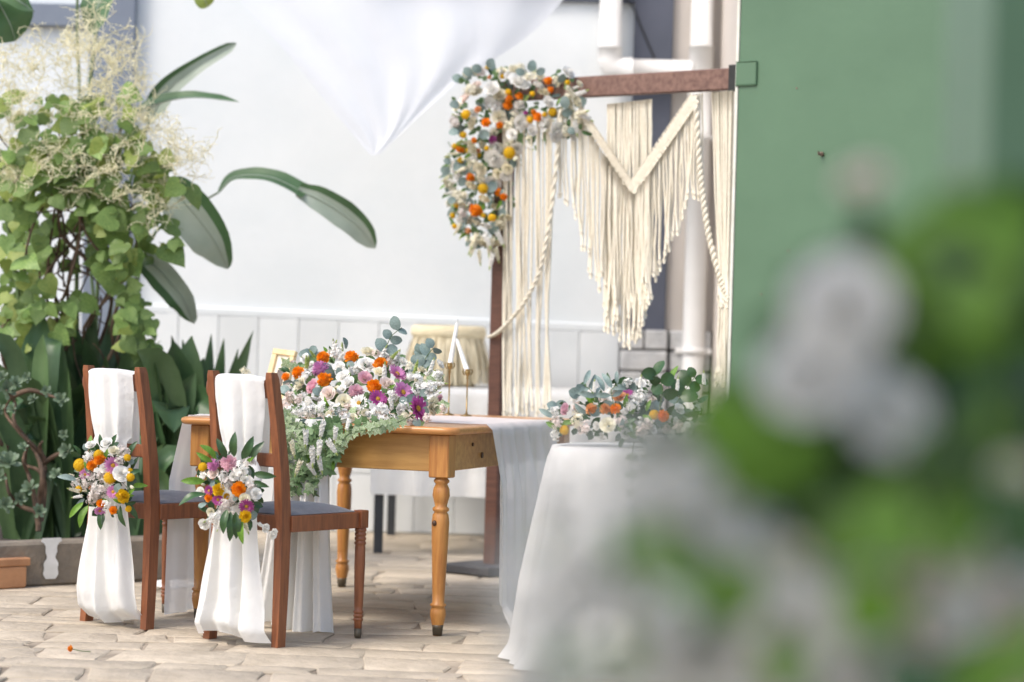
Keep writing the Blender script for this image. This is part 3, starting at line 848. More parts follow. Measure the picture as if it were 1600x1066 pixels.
def drape(t, lab, seed, bottom, hem, ruck, shift):
    rnd = random.Random(seed)
    ph = [rnd.uniform(0, 6) for _ in range(6)]
    LM = M.Translation(t.location) @ M.Rotation(t.rotation_euler[2], 4, 'Z')
    tot = .36 + .94 - hem
    def fn(u, v):
        s = v * (.36 + .06 + .91)                        # from the inside of the back, over the crest, down to the hem
        un = (u - .5) * 2
        if s < .36:
            z = .585 + s; yy = .010 - .048 * (z - .62) / .3 + .02; wd = lerp(.062, .118, (s / .36) ** .8); pl = 1
        elif s < .42:
            g_ = (s - .36) / .06 * PI; z = .945 + .012 * math.sin(g_); yy = -.045 + .032 * math.cos(g_); wd = .119; pl = .6
        else:
            d = (s - .42) / .91; z = .945 - d * (.945 - hem)
            wd = piece([(0, .119), (.06, .122), (.15, .113), (.25, .092), (.30, .080), (.36, .078), (.46, .092), (.62, .116), (.8, .140), (1, bottom)], d)
            yy = piece([(0, -.077), (.2, -.060), (.3, -.042), (.36, -.042), (.5, -.052), (.8, -.062), (1, -.066)], d)
            pl = piece([(0, .35), (.1, .8), (.3, 1.0), (.5, 1.5), (1, 2.3)], d)
            if d > .86: yy -= ruck * (d - .86)
        amp = .0085 * pl
        f = math.sin(un * 9 + ph[0] + .8 * math.sin(z * 3 + ph[3])) + .45 * math.sin(un * 15 + ph[1] + z * 2.5) + .12 * math.sin(un * 27 + ph[2] + z * 5) + .3 * math.sin(un * 5 + z * 14 + ph[4]) * (z < .5)
        x = un * wd + .010 * math.sin(un * 7 + ph[5]) * pl * .5 + (.02 * (z > .5))* 0
        if s > .42 and d > .93: z += (d - .93) * .35; wd *= 1 - (d - .93) * 1.6; yy += (d - .93) * .6
        if s > .42 and d > .4: z += .022 * math.sin(un * 3.1 + ph[2]) * (d - .4) + .004 * f * (d - .4)
        return LM @ V((x - .010 * max(0, z) + shift * (.6 - z) * (z < .6), yy - amp * f - .026 * (1 - un * un) * (s > .38) + .022 * un * un * (s > .40 and z > .7), max(.012, z - .012 * un ** 4 * (z > .85))))
    mb = MB(); mb.grid(fn, 72, 96)
    return tag(mb.build('fabric_drape', CLOTH), lab, 'drape', 'white cloths draped over the chair backs')
drape(chairs[0], 'white cloth draped over the nearer chair back, its hem flaring wide', 3, .172, .004, .15, -.035)
drape(chairs[1], 'white cloth draped over the farther left chair back, its hem bunched', 11, .160, -.004, -.20, .02)
for i, t in enumerate(chairs):                                     # knot tying each sash at the waist is hidden by the bouquet
    LM = M.Translation(t.location) @ M.Rotation(t.rotation_euler[2], 4, 'Z')
    def loop(u, v):
        g_ = v * 2 * PI
        c = V((.075 + .05 * math.sin(u * PI) - .02, -.075 + .02 * math.cos(u * 3), .66 - .16 * u))
        return LM @ (c + V((.018 * math.cos(g_), .024 * math.sin(g_), 0)))
    mb = MB(); mb.grid(loop, 12, 12)
    tag(mb.build('sash_tail', CLOTH), ('short looped tail of white cloth beside the bouquet on the nearer chair', 'short looped tail of white cloth beside the bouquet on the farther chair')[i], 'cloth', 'looped sash tails')

# ------------------------------------------------------------------ flower library (unit radius, facing +Z)
def pet(mb, az, tilt, r0, r1, wd, cup=.25, m=0, z0=0.0, n=3):
    """one petal from radius r0 to r1, tilted up by tilt"""
    d = V((math.cos(az), math.sin(az), 0)); sd = V((-math.sin(az), math.cos(az), 0))
    o = len(mb.v)
    for i in range(n + 1):
        t = i / n
        r = lerp(r0, r1, t)
        wq = wd * math.sin(PI * (.16 + .70 * t)) 
        tl = tilt + cup * t
        p = d * (r0 + (r - r0) * math.cos(tl)) + V((0, 0, z0 + (r - r0) * math.sin(tl)))
        up = V((-d.x * math.sin(tl), -d.y * math.sin(tl), math.cos(tl)))
        mb.v += [p - sd * wq + up * wq * .35, p, p + sd * wq + up * wq * .35]
    for i in range(n):
        for q in range(2):
            a = o + i * 3 + q
            mb.face([a, a + 1, a + 4, a + 3], m)
def pompom(rnd, rings=6, base=9, wd=.22):
    mb = MB()
    mb.icos((0, 0, .08), .62, 0, 10, 6, .75)
    for k in range(rings):
        phi = k / (rings - 1)
        n = max(4, int(base * (1.9 - phi * 1.5)))
        el = phi * 1.45
        for i in range(n):
            az = 2 * PI * i / n + rnd.uniform(-.2, .2) + k
            r = .55 * math.cos(el)
            pet(mb, az, el * .95 + rnd.uniform(-.15, .15), r * .6, r * .6 + rnd.uniform(.42, .56), wd * rnd.uniform(.8, 1.2), .1, 0, .55 * math.sin(el) * .8, 2)
    return mb
def daisy(rnd, n=20, wd=.13):
    mb = MB()
    for k, (tl, r1, nn) in enumerate(((.10, 1.0, n), (.28, .88, n - 3), (.5, .66, n - 6))):
        for i in range(nn):
            pet(mb, 2 * PI * i / nn + k * .2 + rnd.uniform(-.06, .06), tl + rnd.uniform(-.08, .08), .12, r1 * rnd.uniform(.92, 1.05), wd, .12, 0, .02 * k)
    mb.lathe([(.28, .0), (.26, .12), (.17, .19), (.01, .21)], 12, 1, (0, 0, 0), False)
    return mb
def rose(rnd, full=5):
    mb = MB()
    for k in range(full):
        n = (3, 4, 5, 6, 7, 8)[k]
        for i in range(n):
            az = 2 * PI * i / n + k * 1.1 + rnd.uniform(-.15, .15)
            rr = .10 + k * .14
            def f(u, v, az=az, rr=rr, k=k):
                a = az + (u - .5) * (2.4 / n + .9)
                hgt = (.92 - k * .13)
                fl = v ** 1.6
                r = rr * (.6 + .5 * v) + fl * (.05 + .06 * k) + .03 * math.sin(u * 9 + k)
                return (r * math.cos(a), r * math.sin(a), hgt * v - .22 * (abs(u - .5) * 2) ** 2.2 * v + .02 * math.sin(u * 7 + az * 3))
            mb.grid(f, 4, 3)
    return mb
def floret(mb, p, nrm, r, rnd, m=0):
    T = M.Translation(p) @ aim(nrm, rnd.uniform(0, 6))
    o = len(mb.v); n = 5
    mb.v.append(T @ V((0, 0, -.25 * r)))
    for i in range(n):
        for j, (rr, zz_, da) in enumerate(((.75, .18, -.42), (1.0, .30, 0), (.75, .18, .42))):
            g_ = 2 * PI * i / n + da
            mb.v.append(T @ V((rr * r * math.cos(g_), rr * r * math.sin(g_), zz_ * r * rnd.uniform(.5, 1.6))))
        a = o + 1 + i * 3
        mb.face([o, a, a + 1, a + 2], m)
def spike(rnd, L_=3.2, n=34):
    """tall stock / snapdragon spike along +Z; lime buds near the tip"""
    mb = MB(); ga = 2.4
    mb.tube([(0, 0, -.6), (.02, 0, L_ * .5), (.05, .02, L_)], [.05, .045, .02], 5, 1)
    for i in range(n):
        t = i / (n - 1)
        g_ = i * ga
        rr = lerp(.42, .08, t ** 1.2); z = lerp(0, L_, t ** .9)
        nrm = V((math.cos(g_), math.sin(g_), .35 + t * .6))
        p = V((math.cos(g_) * rr * .6, math.sin(g_) * rr * .6, z))
        if t < .78:
            floret(mb, p, nrm, lerp(.46, .26, t), rnd, 0); floret(mb, p + nrm * .09, nrm + V((rnd.uniform(-.4, .4), rnd.uniform(-.4, .4), 0)), lerp(.34, .2, t), rnd, 0)
        else: mb.icos(p, lerp(.15, .07, (t - .78) / .22), 1, 6, 4, 1.4)
    return mb
def cluster(rnd, n=52):
    """domed head of tiny florets on thin stalks"""
    mb = MB()
    for i in range(n):
        ph = math.acos(1 - rnd.random() * .95); g_ = rnd.uniform(0, 2 * PI); r = rnd.uniform(.35, 1.05)
        nrm = V((math.sin(ph) * math.cos(g_), math.sin(ph) * math.sin(g_), math.cos(ph)))
        floret(mb, nrm * r, nrm + V((rnd.uniform(-.5, .5), rnd.uniform(-.5, .5), 0)), rnd.uniform(.2, .36), rnd, 0)
        if i % 3 == 0: mb.tube([V((0, 0, -.3)), nrm * r], .012, 3, 1, False)
    return mb
def button(rnd):
    mb = MB(); mb.icos((0, 0, 0), .8, 0, 12, 8, .9)
    for i in range(90):
        z = 1 - 2 * (i + .5) / 90; g_ = i * 2.4; r = math.sqrt(1 - z * z)
        if z < -.5: continue
        p = V((r * math.cos(g_), r * math.sin(g_), z)); floret(mb, p * .85, p, .2, rnd, 0)
    return mb
def leafm(kind, rnd):
    mb = MB()
    if kind == 'round': mb.blade([(0, 0, 0), (0, .5, .06), (0, 1, -.05)], (0, 0, 1), .86, .12, prof=[(0, .10), (.1, .55), (.3, .92), (.55, 1), (.8, .78), (.95, .4), (1, .1)], segs=7)
    elif kind == 'long': mb.blade([(0, 0, 0), (0, .5, .09), (0, 1, -.12)], (0, 0, 1), .34, .3, segs=7, wave=.02)
    elif kind == 'grass': mb.blade([(0, 0, 0), (0, .5, .16), (0, 1, -.10)], (0, 0, 1), .12, .3, segs=7)
    elif kind == 'heart':
        half = [(.0, .05), (.12, -.07), (.29, -.08), (.44, .04), (.495, .22), (.45, .42), (.33, .62), (.17, .82), (.04, .97), (0, 1.04)]
        out = half + [(-x, y) for x, y in half[-2:0:-1]]
        mid = [(0, .12), (0, .38), (0, .70)]
        ca_, cb_, cc_, cd_ = rnd.uniform(.05, .32), rnd.uniform(.1, .5), rnd.uniform(-.1, .6), rnd.uniform(0, 6)
        zz = lambda x, y: ca_ * abs(x) - cb_ * x * x - cc_ * (y - .25) ** 2 + .05 * math.sin(y * 9 + x * 7 + cd_) + .15 * x * math.sin(cd_)
        o = len(mb.v)
        for x, y in mid + out: mb.v.append(V((x * rnd.uniform(.95, 1.05), y, zz(x, y))))
        n_o = len(out)
        near = lambda k: 0 if out[k][1] < .25 else (1 if out[k][1] < .56 else 2)
        for k in range(n_o):
            k2 = (k + 1) % n_o; c0, c1 = near(k), near(k2)
            mb.face([o + 3 + k, o + 3 + k2, o + c0])
            if c0 != c1: mb.face([o + 3 + k2, o + c1, o + c0])
        mb.tube([(0, .05, 0), (0, -.15, -.06), (0, -.32, -.2)], .014, 4)
    elif kind == 'ivy':
        o = len(mb.v); mb.v.append(V((0, .3, 0)))
        out = [(0, 0), (.22, -.10), (.46, .05), (.34, .26), (.52, .56), (.22, .58), (.0, 1.0), (-.22, .58), (-.52, .56), (-.34, .26), (-.46, .05), (-.22, -.10)]
        for x, y in out: mb.v.append(V((x * rnd.uniform(.9, 1.1), y, -.16 * (x * x + (y - .3) ** 2) + rnd.uniform(-.03, .06))))
        for i in range(12): mb.face([o, o + 1 + i, o + 1 + (i + 1) % 12])
        mb.tube([(0, 0, 0), (0, -.3, -.1)], .02, 4)
    return mb
_cache = {}
def fmesh(kind, colr):
    k = (kind, colr)
    if k not in _cache:
        out = []
        for sd in range(3):
            rnd = random.Random(sd * 17 + 5)
            b = {'pompom': lambda: pompom(rnd), 'mum': lambda: pompom(rnd, 6, 12, .13), 'daisy': lambda: daisy(rnd), 'rose': lambda: rose(rnd), 'ranun': lambda: rose(rnd, 6),
                 'spike': lambda: spike(rnd), 'cluster': lambda: cluster(rnd), 'button': lambda: button(rnd)}[kind]()
            sec = {'daisy': CENTRE, 'spike': P['lime'], 'cluster': STEM}.get(kind, STEM)
            out.append(b.mesh(kind, [P[colr], sec]))
        _cache[k] = out
    return random.choice(_cache[k])
LVAR = 6
def lmesh(kind, m):
    k = ('leaf', kind, m.name)
    if k not in _cache: _cache[k] = [leafm(kind, random.Random(sd)).mesh('leaf_' + kind, m) for sd in range(LVAR)]
    return random.choice(_cache[k])
NAMES = {'pompom': 'marigold', 'mum': 'chrysanthemum', 'daisy': 'daisy', 'rose': 'rose', 'ranun': 'ranunculus', 'spike': 'flower_spike', 'cluster': 'floret_cluster', 'button': 'button_flower'}
def flower(root, kind, colr, p, n, r):
    """r = radius in metres (for a spike: its floret scale)"""
    s = r * R(.93, 1.07)
    m = M.Translation(p - root.location) @ aim(V(n) + V((R(-.45, .45), R(-.2, .2), R(-.45, .45))), R(0, 6)) @ M.Diagonal((s, s * R(.9, 1.05), s, 1))
    return inst(NAMES[kind], fmesh(kind, colr), root, m)
def leaf(root, kind, m, p, d, face, size, name='leaf'):
    """leaf with its base at p growing along d, upper side towards face"""
    d = V(d).normalized(); f = V(face); f = (f - d * f.dot(d))
    f = f.normalized() if f.length > 1e-4 else d.orthogonal().normalized()
    x = d.cross(f).normalized()
    rot = M((x, d, f)).transposed().to_4x4()
    s = size * R(.88, 1.12)
    return inst(name, lmesh(kind, m), root, M.Translation(V(p) - root.location) @ rot @ M.Diagonal((s * R(.9, 1.1), s, s, 1)))
def rv(k=1.0): return V((R(-k, k), R(-k, k), R(-k, k)))
TOCAM = V((0, -1, .15))
def inside(poly, x, y):
    c = False
    for (x1, y1), (x2, y2) in zip(poly, poly[1:] + poly[:1]):
        if (y1 > y) != (y2 > y) and x < (x2 - x1) * (y - y1) / (y2 - y1) + x1: c = not c
    return c
def poly_fill(poly, n, sep, placed):
    xs, ys = [p[0] for p in poly], [p[1] for p in poly]; out = []
    for _ in range(n * 40):
        x, y = R(min(xs), max(xs)), R(min(ys), max(ys))
        if inside(poly, x, y) and all((x - a) ** 2 + (y - b) ** 2 > (sep + c * .75) ** 2 for a, b, c in placed):
            out.append((x, y)); placed.append((x, y, sep * .6))
            if len(out) >= n: break
    return out
def arrange(root, Yf, listed, polys, centre, fillers, leaves, nfill, nleaf, ngreen, sep=7, dir_k=1.0, green=DLEAF):
    """listed = (px, py, kind, colour, radius in px); Yf(px, py) = depth there"""
    placed = []
    def outw(px, py):
        return (V(((px - centre[0]) / 60 * dir_k, -1.1, -(py - centre[1]) / 60 * dir_k + .25)))
    for (px, py, kind, colr, rp_) in listed:
        Y = Yf(px, py); p = at(px, py, Y - .02)
        rp_ = rp_ * ((1.05 if root is ga_ else 1.2) if colr in ('orange', 'yellow', 'lilac', 'magenta', 'pink', 'peach') else 1)
        flower(root, kind, colr, p, outw(px, py), rp_ / F * Y)
        placed.append((px, py, rp_))
    for poly, share in polys:
        for (x, y) in poly_fill(poly, int(nfill * share), sep, placed):
            kind, colr, rp_ = random.choice(fillers)
            Y = Yf(x, y); flower(root, kind, colr, at(x, y, Y + R(-.02, .03)), outw(x, y), rp_ * R(.85, 1.15) / F * Y)
        for (x, y) in poly_fill(poly, int(nleaf * share), 1.5, []):
            kind, m, sp = random.choice(leaves)
            Y = Yf(x, y); o_ = outw(x, y)
            d = V((o_.x, R(-.5, .2), o_.z)) + rv(.7)
            leaf(root, kind, m, at(x, y, Y + R(-.02, .05)), d, TOCAM + rv(.6), sp * R(.8, 1.2) / F * Y)
    mb = MB()                                                       # foliage deep inside that closes the gaps
    for poly, share in polys:
        for (x, y) in poly_fill(poly, int(ngreen * share), .5, []):
            Y = Yf(x, y) + R(.03, .09)
            p = at(x, y, Y); d = (rv(1) + V((0, -.2, 0))).normalized() * R(.03, .05)
            mb.blade([p, p + d * .5 + V((0, 0, .004)), p + d], TOCAM + rv(.7), R(.02, .034), .2, segs=4)
    if mb.v: stuff(mb.build('filler_foliage', green, root))

# ------------------------------------------------------------------ flower garland on the arch corner
GC = PB + bn * .08 + V((0, 0, zb0 - .1))
ga_ = thing('flower_garland', 'garland of white, orange and yellow flowers with eucalyptus on the arch corner', 'flower garland', GC)
def YG(px, py):
    base = on_plane(max(px, 770), py, PB, bn).y if px > 770 else 11.45
    ex = 0 if py > 230 else 0
    return base - .10 + .06 * ((px - 790) / 60) ** 2 * (py > 220) + R(-.02, .02)
LST = [(855, 128, 'pompom', 'orange', 9), (859, 141, 'pompom', 'orange', 7), (811, 152, 'pompom', 'orange', 8), (793, 166, 'pompom', 'orange', 9), (796, 156, 'pompom', 'orange', 8),
       (760, 192, 'pompom', 'orange', 9), (781, 196, 'pompom', 'orange', 7), (839, 184, 'pompom', 'orange', 9), (833, 176, 'pompom', 'orange', 6), (747, 172, 'pompom', 'peach', 7), (721, 232, 'pompom', 'orange', 9),
       (742, 219, 'pompom', 'orange', 6), (736, 276, 'pompom', 'orange', 9), (780, 299, 'pompom', 'orange', 9), (787, 306, 'pompom', 'orange', 8), (745, 326, 'pompom', 'orange', 14), (732, 359, 'pompom', 'peach', 7),
       (765, 122, 'pompom', 'peach', 5), (748, 235, 'pompom', 'peach', 5),
       (728, 179, 'button', 'yellow', 8), (724, 211, 'button', 'yellow', 6), (796, 239, 'button', 'yellow', 10), (863, 175, 'button', 'yellow', 8), (828, 187, 'button', 'yellow', 6), (755, 295, 'button', 'yellow', 9),
       (714, 320, 'button', 'yellow', 6), (769, 340, 'button', 'yellow', 7), (794, 144, 'button', 'yellow', 5), (771, 219, 'mum', 'magenta', 8), (821, 177, 'mum', 'magenta', 5),
       (811, 129, 'ranun', 'white', 16), (769, 140, 'rose', 'white', 14), (868, 207, 'ranun', 'white', 14), (780, 150, 'rose', 'cream', 12), (773, 247, 'ranun', 'white', 14), (740, 194, 'rose', 'cream', 12), (771, 285, 'ranun', 'white', 11),
       (812, 192, 'rose', 'white', 12), (752, 262, 'rose', 'cream', 12), (790, 274, 'rose', 'white', 10), (840, 135, 'rose', 'white', 10), (728, 155, 'rose', 'blush', 11), (855, 160, 'rose', 'white', 10), (745, 135, 'rose', 'blush', 9),
       (800, 210, 'rose', 'white', 9), (718, 275, 'rose', 'white', 10), (830, 205, 'rose', 'white', 9), (758, 308, 'rose', 'cream', 10), (722, 345, 'rose', 'white', 10), (760, 350, 'rose', 'white', 10),
       (897, 150, 'spike', 'white', 9), (901, 178, 'spike', 'cream', 8), (745, 365, 'spike', 'cream', 9)]
arrange(ga_, YG, LST, [([(716, 118), (760, 102), (880, 108), (905, 130), (912, 205), (868, 222), (806, 232), (720, 232), (706, 180)], .5), ([(704, 228), (812, 228), (800, 270), (794, 372), (752, 384), (708, 356), (696, 290)], .5)],
        (800, 190), [('rose', 'white', 11), ('rose', 'cream', 10), ('cluster', 'mauve', 11), ('cluster', 'white', 11), ('cluster', 'cream', 10), ('spike', 'white', 6), ('spike', 'cream', 5.5), ('spike', 'lime', 4), ('cluster', 'cream', 10), ('rose', 'cream', 9), ('button', 'yellow', 5)],
        [('round', EUC, 19), ('round', EUC, 17), ('round', EUC, 16), ('long', EUC, 20), ('long', LLEAF, 16), ('long', DLEAF, 18)], 120, 90, 420, 3.0, green=IVYG)
for (px, py, dx, dy, r_, cc_) in ((896, 150, .1, .55, 8, 'cream'), (905, 178, .45, -.75, 8, 'white'), (898, 190, .3, -.9, 8, 'white'), (748, 372, -.05, -1, 9.5, 'cream'), (769, 372, .1, -1, 9.5, 'cream'), (776, 362, .1, -1, 9, 'white'),
                             (757, 366, 0, -1, 9, 'white'), (748, 392, -.1, -1, 8, 'cream'), (770, 396, .05, -1, 8.5, 'white'), (764, 384, 0, -1, 8, 'cream'), (742, 380, -.25, -1, 8, 'cream'), (774, 388, .1, -1, 8, 'cream'), (720, 350, -.25, -1, 7, 'cream'), (712, 285, -1, .1, 5.5, 'white'), (708, 300, -1, -.1, 5, 'white'), (715, 240, -1, .35, 5, 'cream')):
    Y = YG(px, py) - .03
    flower(ga_, 'spike', cc_, at(px, py, Y), V((dx, -.15, dy)), r_ / F * Y)
for (px, py, dx, dz_, sz) in ((762, 106, .6, 1, 24), (752, 112, -.8, .5, 22), (738, 118, -1, .8, 22), (828, 112, .3, 1, 24), (838, 116, 1, .6, 24), (820, 116, -1, .4, 22), (880, 150, .3, -1, 28), (872, 128, .7, .8, 24), (704, 270, -1, .4, 22),
                              (712, 310, -1, -.6, 20), (718, 165, -1, .1, 22), (716, 205, -1, -.3, 20), (735, 375, -.6, -1, 20), (888, 200, .6, -.6, 18), (705, 255, -.9, .3, 18)):
    leaf(ga_, 'round', EUC, at(px, py, YG(px, py) - .04), V((dx, -.2, dz_)), TOCAM + rv(.6), sz * .72 / F * 11.3)

# ------------------------------------------------------------------ big arrangement on the pine table
AC = at(565, 640, 9.35); AC.z = TOPZ
fa = thing('flower_arrangement', 'large mound of orange, pink and white flowers trailing ivy off the pine table', 'flower arrangement', AC)
def YA_(px, py):
    edge = lerp(9.13, 8.91, (px - 440) / 250)
    return edge + max(0, (665 - py)) * .0036 - (.03 if py < 665 else .06)
LST = [(448, 590, 'pompom', 'orange', 7), (468, 584, 'pompom', 'orange', 12), (507, 562, 'pompom', 'orange', 12), (509, 596, 'pompom', 'orange', 14), (550, 561, 'pompom', 'orange', 13), (594, 571, 'pompom', 'orange', 12), (584, 605, 'pompom', 'orange', 12),
       (620, 585, 'daisy', 'lilac', 15), (629, 614, 'daisy', 'lilac', 17), (652, 639, 'daisy', 'magenta', 17), (590, 624, 'daisy', 'magenta', 14), (502, 579, 'mum', 'lilac', 15), (556, 614, 'mum', 'pink', 14), (514, 616, 'rose', 'blush', 13),
       (561, 630, 'daisy', 'white', 15), (572, 571, 'ranun', 'white', 13), (575, 551, 'ranun', 'cream', 10), (604, 603, 'rose', 'blush', 14), (631, 652, 'mum', 'cream', 11), (674, 634, 'rose', 'cream', 15), (593, 583, 'rose', 'cream', 11), (537, 628, 'ranun', 'cream', 10),
       (537, 590, 'rose', 'white', 12), (530, 575, 'rose', 'white', 11), (490, 605, 'rose', 'pink', 11), (470, 602, 'rose', 'cream', 12), (545, 600, 'rose', 'white', 12), (570, 592, 'rose', 'pink', 10), (484, 630, 'rose', 'white', 11), (640, 590, 'mum', 'white', 10),
       (600, 640, 'cluster', 'white', 13), (652, 595, 'cluster', 'white', 14), (668, 608, 'cluster', 'white', 14), (612, 618, 'cluster', 'white', 11), (683, 588, 'cluster', 'white', 11), (586, 645, 'cluster', 'white', 12), (640, 575, 'cluster', 'cream', 10),
       (468, 644, 'cluster', 'white', 12), (486, 643, 'cluster', 'white', 12), (505, 640, 'cluster', 'white', 12), (525, 640, 'cluster', 'white', 11), (455, 620, 'cluster', 'blush', 11), (686, 570, 'rose', 'white', 8), (478, 590, 'cluster', 'white', 10), (683, 622, 'mum', 'pink', 8)]
arrange(fa, YA_, LST, [([(444, 578), (500, 545), (560, 545), (620, 560), (690, 590), (692, 640), (660, 660), (560, 662), (446, 668)], .8), ([(442, 640), (545, 640), (532, 700), (505, 750), (452, 755)], .2)],
        (565, 640), [('rose', 'white', 8), ('rose', 'cream', 8), ('cluster', 'white', 10), ('cluster', 'blush', 9), ('spike', 'white', 6), ('spike', 'lime', 4.5), ('cluster', 'white', 11)],
        [('round', EUC, 18), ('round', EUC, 15), ('long', LLEAF, 18), ('long', DLEAF, 15), ('ivy', IVY, 18)], 84, 110, 260, 4.2, green=IVYG)
for (px, py, dx, dz_, r_, cc_) in ((519, 556, 0, 1, 8.5, 'white'), (479, 575, 0, 1, 6.5, 'lime'), (594, 562, .1, 1, 8.5, 'white'), (480, 572, .1, 1, 5.5, 'lime'), (612, 560, .6, 1, 6, 'lime'), (648, 582, .2, 1, 6.5, 'lime'), (672, 580, .6, 1, 7, 'white'),
                                   (676, 600, 1, .5, 8, 'white'), (670, 625, 1, .15, 8, 'white'), (600, 590, .1, .7, 8, 'white'), (610, 622, -.05, -1, 7.5, 'white'), (488, 700, 0, -1, 10, 'white'), (500, 690, .15, -1, 10, 'white'), (512, 688, .25, -1, 9, 'white'),
                                   (478, 672, -.1, -1, 9, 'white'), (455, 690, -.1, -1, 8, 'cream'), (505, 660, .1, -1, 9, 'white'), (525, 668, .3, -1, 8, 'white'), (498, 715, .1, -1, 9, 'white'), (470, 720, 0, -1, 8.5, 'cream'), (482, 725, .1, -1, 8, 'white'), (546, 655, .1, -.4, 7, 'white')):
    Y = YA_(px, py) - (.11 if py > 650 else .04)
    flower(fa, 'spike', cc_, at(px, py, Y), V((dx, -.25, dz_)), r_ / F * Y)
def spray(root, pts, Y, kind, m, size, step=1, name='leaf'):
    """a stem with paired leaves along it"""
    C = [at(x, y, Y(x, y) if callable(Y) else Y) for x, y in pts]
    C = spline(C, max(6, int((C[0] - C[-1]).length / .022)))
    mb = MB(); mb.tube(C, .0016, 5); mb.build('stem', STEM, root)
    for i in range(1, len(C)):
        t = (C[i] - C[i - 1]).normalized()
        for sg in ((-1, 1) if i % step == 0 else ()):
            sd = t.cross(TOCAM).normalized() * sg
            leaf(root, kind, m, C[i] + rv(.003), sd + t * .5 + rv(.35), TOCAM + rv(.7), size * R(.8, 1.15), name)
spray(fa, [(596, 575), (603, 545), (612, 525), (628, 512)], 9.30, 'round', EUC, .050, 2)
spray(fa, [(655, 590), (664, 562), (676, 545)], 9.25, 'round', EUC, .046, 2)
spray(fa, [(640, 590), (655, 562), (660, 556)], 9.3, 'round', EUC, .050, 2)
spray(fa, [(500, 580), (490, 560), (486, 552)], 9.5, 'round', EUC, .045, 2)
# ivy along the edge and down the cascade
for pts in ([(640, 652), (610, 664), (580, 670), (545, 678), (530, 696)], [(600, 655), (560, 664), (520, 676), (508, 705), (512, 735)], [(540, 655), (500, 668), (478, 690), (470, 730), (462, 765)],
            [(520, 660), (496, 690), (492, 730), (486, 765)], [(470, 655), (452, 690), (448, 735), (452, 770)], [(500, 665), (520, 690), (522, 715)], [(455, 640), (444, 670), (440, 710), (446, 740)], [(480, 662), (470, 700), (478, 745)]):
    spray(fa, pts, lambda x, y: YA_(x, y) - .05, 'ivy', random.choice([IVY, IVYG, IVY]), .036, 1)
for (x, y) in poly_fill([(442, 655), (535, 650), (528, 700), (510, 752), (448, 765)], 26, 5, []):
    leaf(fa, random.choice(['ivy', 'ivy', 'long']), random.choice([IVY, IVY, IVYG, LLEAF]), at(x, y, YA_(x, y) - .03 + R(-.03, .03)), V((R(-.8, .8), -.3, R(-1, .3))), TOCAM + rv(.7), R(.036, .055))

# ------------------------------------------------------------------ bouquets on the chair backs
def chair_Y(t, px, py, off):
    dirx = V((math.cos(t.rotation_euler[2]), math.sin(t.rotation_euler[2]), 0)); nrm = V((-dirx.y, dirx.x, 0))
    return on_plane(px, py, t.location - nrm * off, nrm).y
b1 = thing('chair_bouquet', 'bouquet of yellow, orange and lilac flowers tied to the farther left chair', 'bouquet', at(160, 755, 8.92), 0, 'flower bouquets tied to the chair backs')
b2 = thing('chair_bouquet', 'bouquet with a pale pink chrysanthemum and dark leaves tied to the nearer chair', 'bouquet', at(362, 765, 8.5), 0, 'flower bouquets tied to the chair backs')
LB1 = [(125, 727, 'button', 'yellow', 9), (154, 711, 'button', 'yellow', 8), (144, 728, 'pompom', 'orange', 9), (156, 720, 'pompom', 'orange', 10), (176, 728, 'daisy', 'lilac', 13), (189, 741, 'ranun', 'white', 12), (172, 747, 'button', 'yellow', 9), (191, 776, 'pompom', 'yellow', 12),
       (177, 769, 'daisy', 'lilac', 10), (133, 742, 'daisy', 'lilac', 8), (158, 787, 'pompom', 'orange', 7), (177, 797, 'pompom', 'orange', 7), (156, 798, 'daisy', 'lilac', 8), (167, 694, 'rose', 'white', 10), (142, 697, 'rose', 'white', 9), (140, 714, 'cluster', 'white', 10),
       (138, 752, 'cluster', 'mauve', 13), (156, 767, 'cluster', 'mauve', 17), (157, 745, 'cluster', 'mauve', 11), (168, 790, 'cluster', 'white', 10), (145, 780, 'cluster', 'mauve', 10), (186, 720, 'cluster', 'mauve', 9), (178, 706, 'rose', 'cream', 9), (163, 732, 'rose', 'white', 8)]
LB2 = [(357, 725, 'mum', 'pink', 15), (334, 727, 'mum', 'lilac', 10), (334, 741, 'rose', 'blush', 10), (317, 730, 'button', 'yellow', 7), (342, 766, 'pompom', 'yellow', 11), (372, 765, 'pompom', 'orange', 13), (327, 767, 'daisy', 'magenta', 8), (341, 781, 'daisy', 'magenta', 8), (385, 791, 'daisy', 'magenta', 11),
       (383, 806, 'pompom', 'yellow', 11), (327, 778, 'pompom', 'orange', 7), (381, 781, 'rose', 'cream', 10), (399, 772, 'rose', 'white', 10), (320, 818, 'rose', 'white', 10), (340, 810, 'cluster', 'white', 13), (425, 834, 'rose', 'white', 9), (414, 825, 'rose', 'white', 8), (378, 735, 'cluster', 'white', 14),
       (318, 745, 'cluster', 'white', 9), (357, 757, 'cluster', 'mauve', 11), (352, 790, 'cluster', 'mauve', 10), (365, 745, 'rose', 'white', 8), (330, 800, 'rose', 'cream', 8), (348, 745, 'cluster', 'white', 9)]
LV = [('long', DLEAF, 22), ('long', EUC, 20), ('round', EUC, 14), ('long', LLEAF, 20)]
arrange(b1, lambda x, y: chair_Y(chairs[1], x, y, .16) - .02 + ((x - 160) / 400) ** 2, LB1, [([(122, 705), (150, 690), (195, 705), (212, 745), (205, 795), (165, 806), (135, 790), (112, 750)], 1)], (160, 750), [('rose', 'white', 8), ('cluster', 'mauve', 10), ('spike', 'cream', 4.5), ('button', 'yellow', 7)], LV, 10, 30, 60, 5, green=DLEAF)
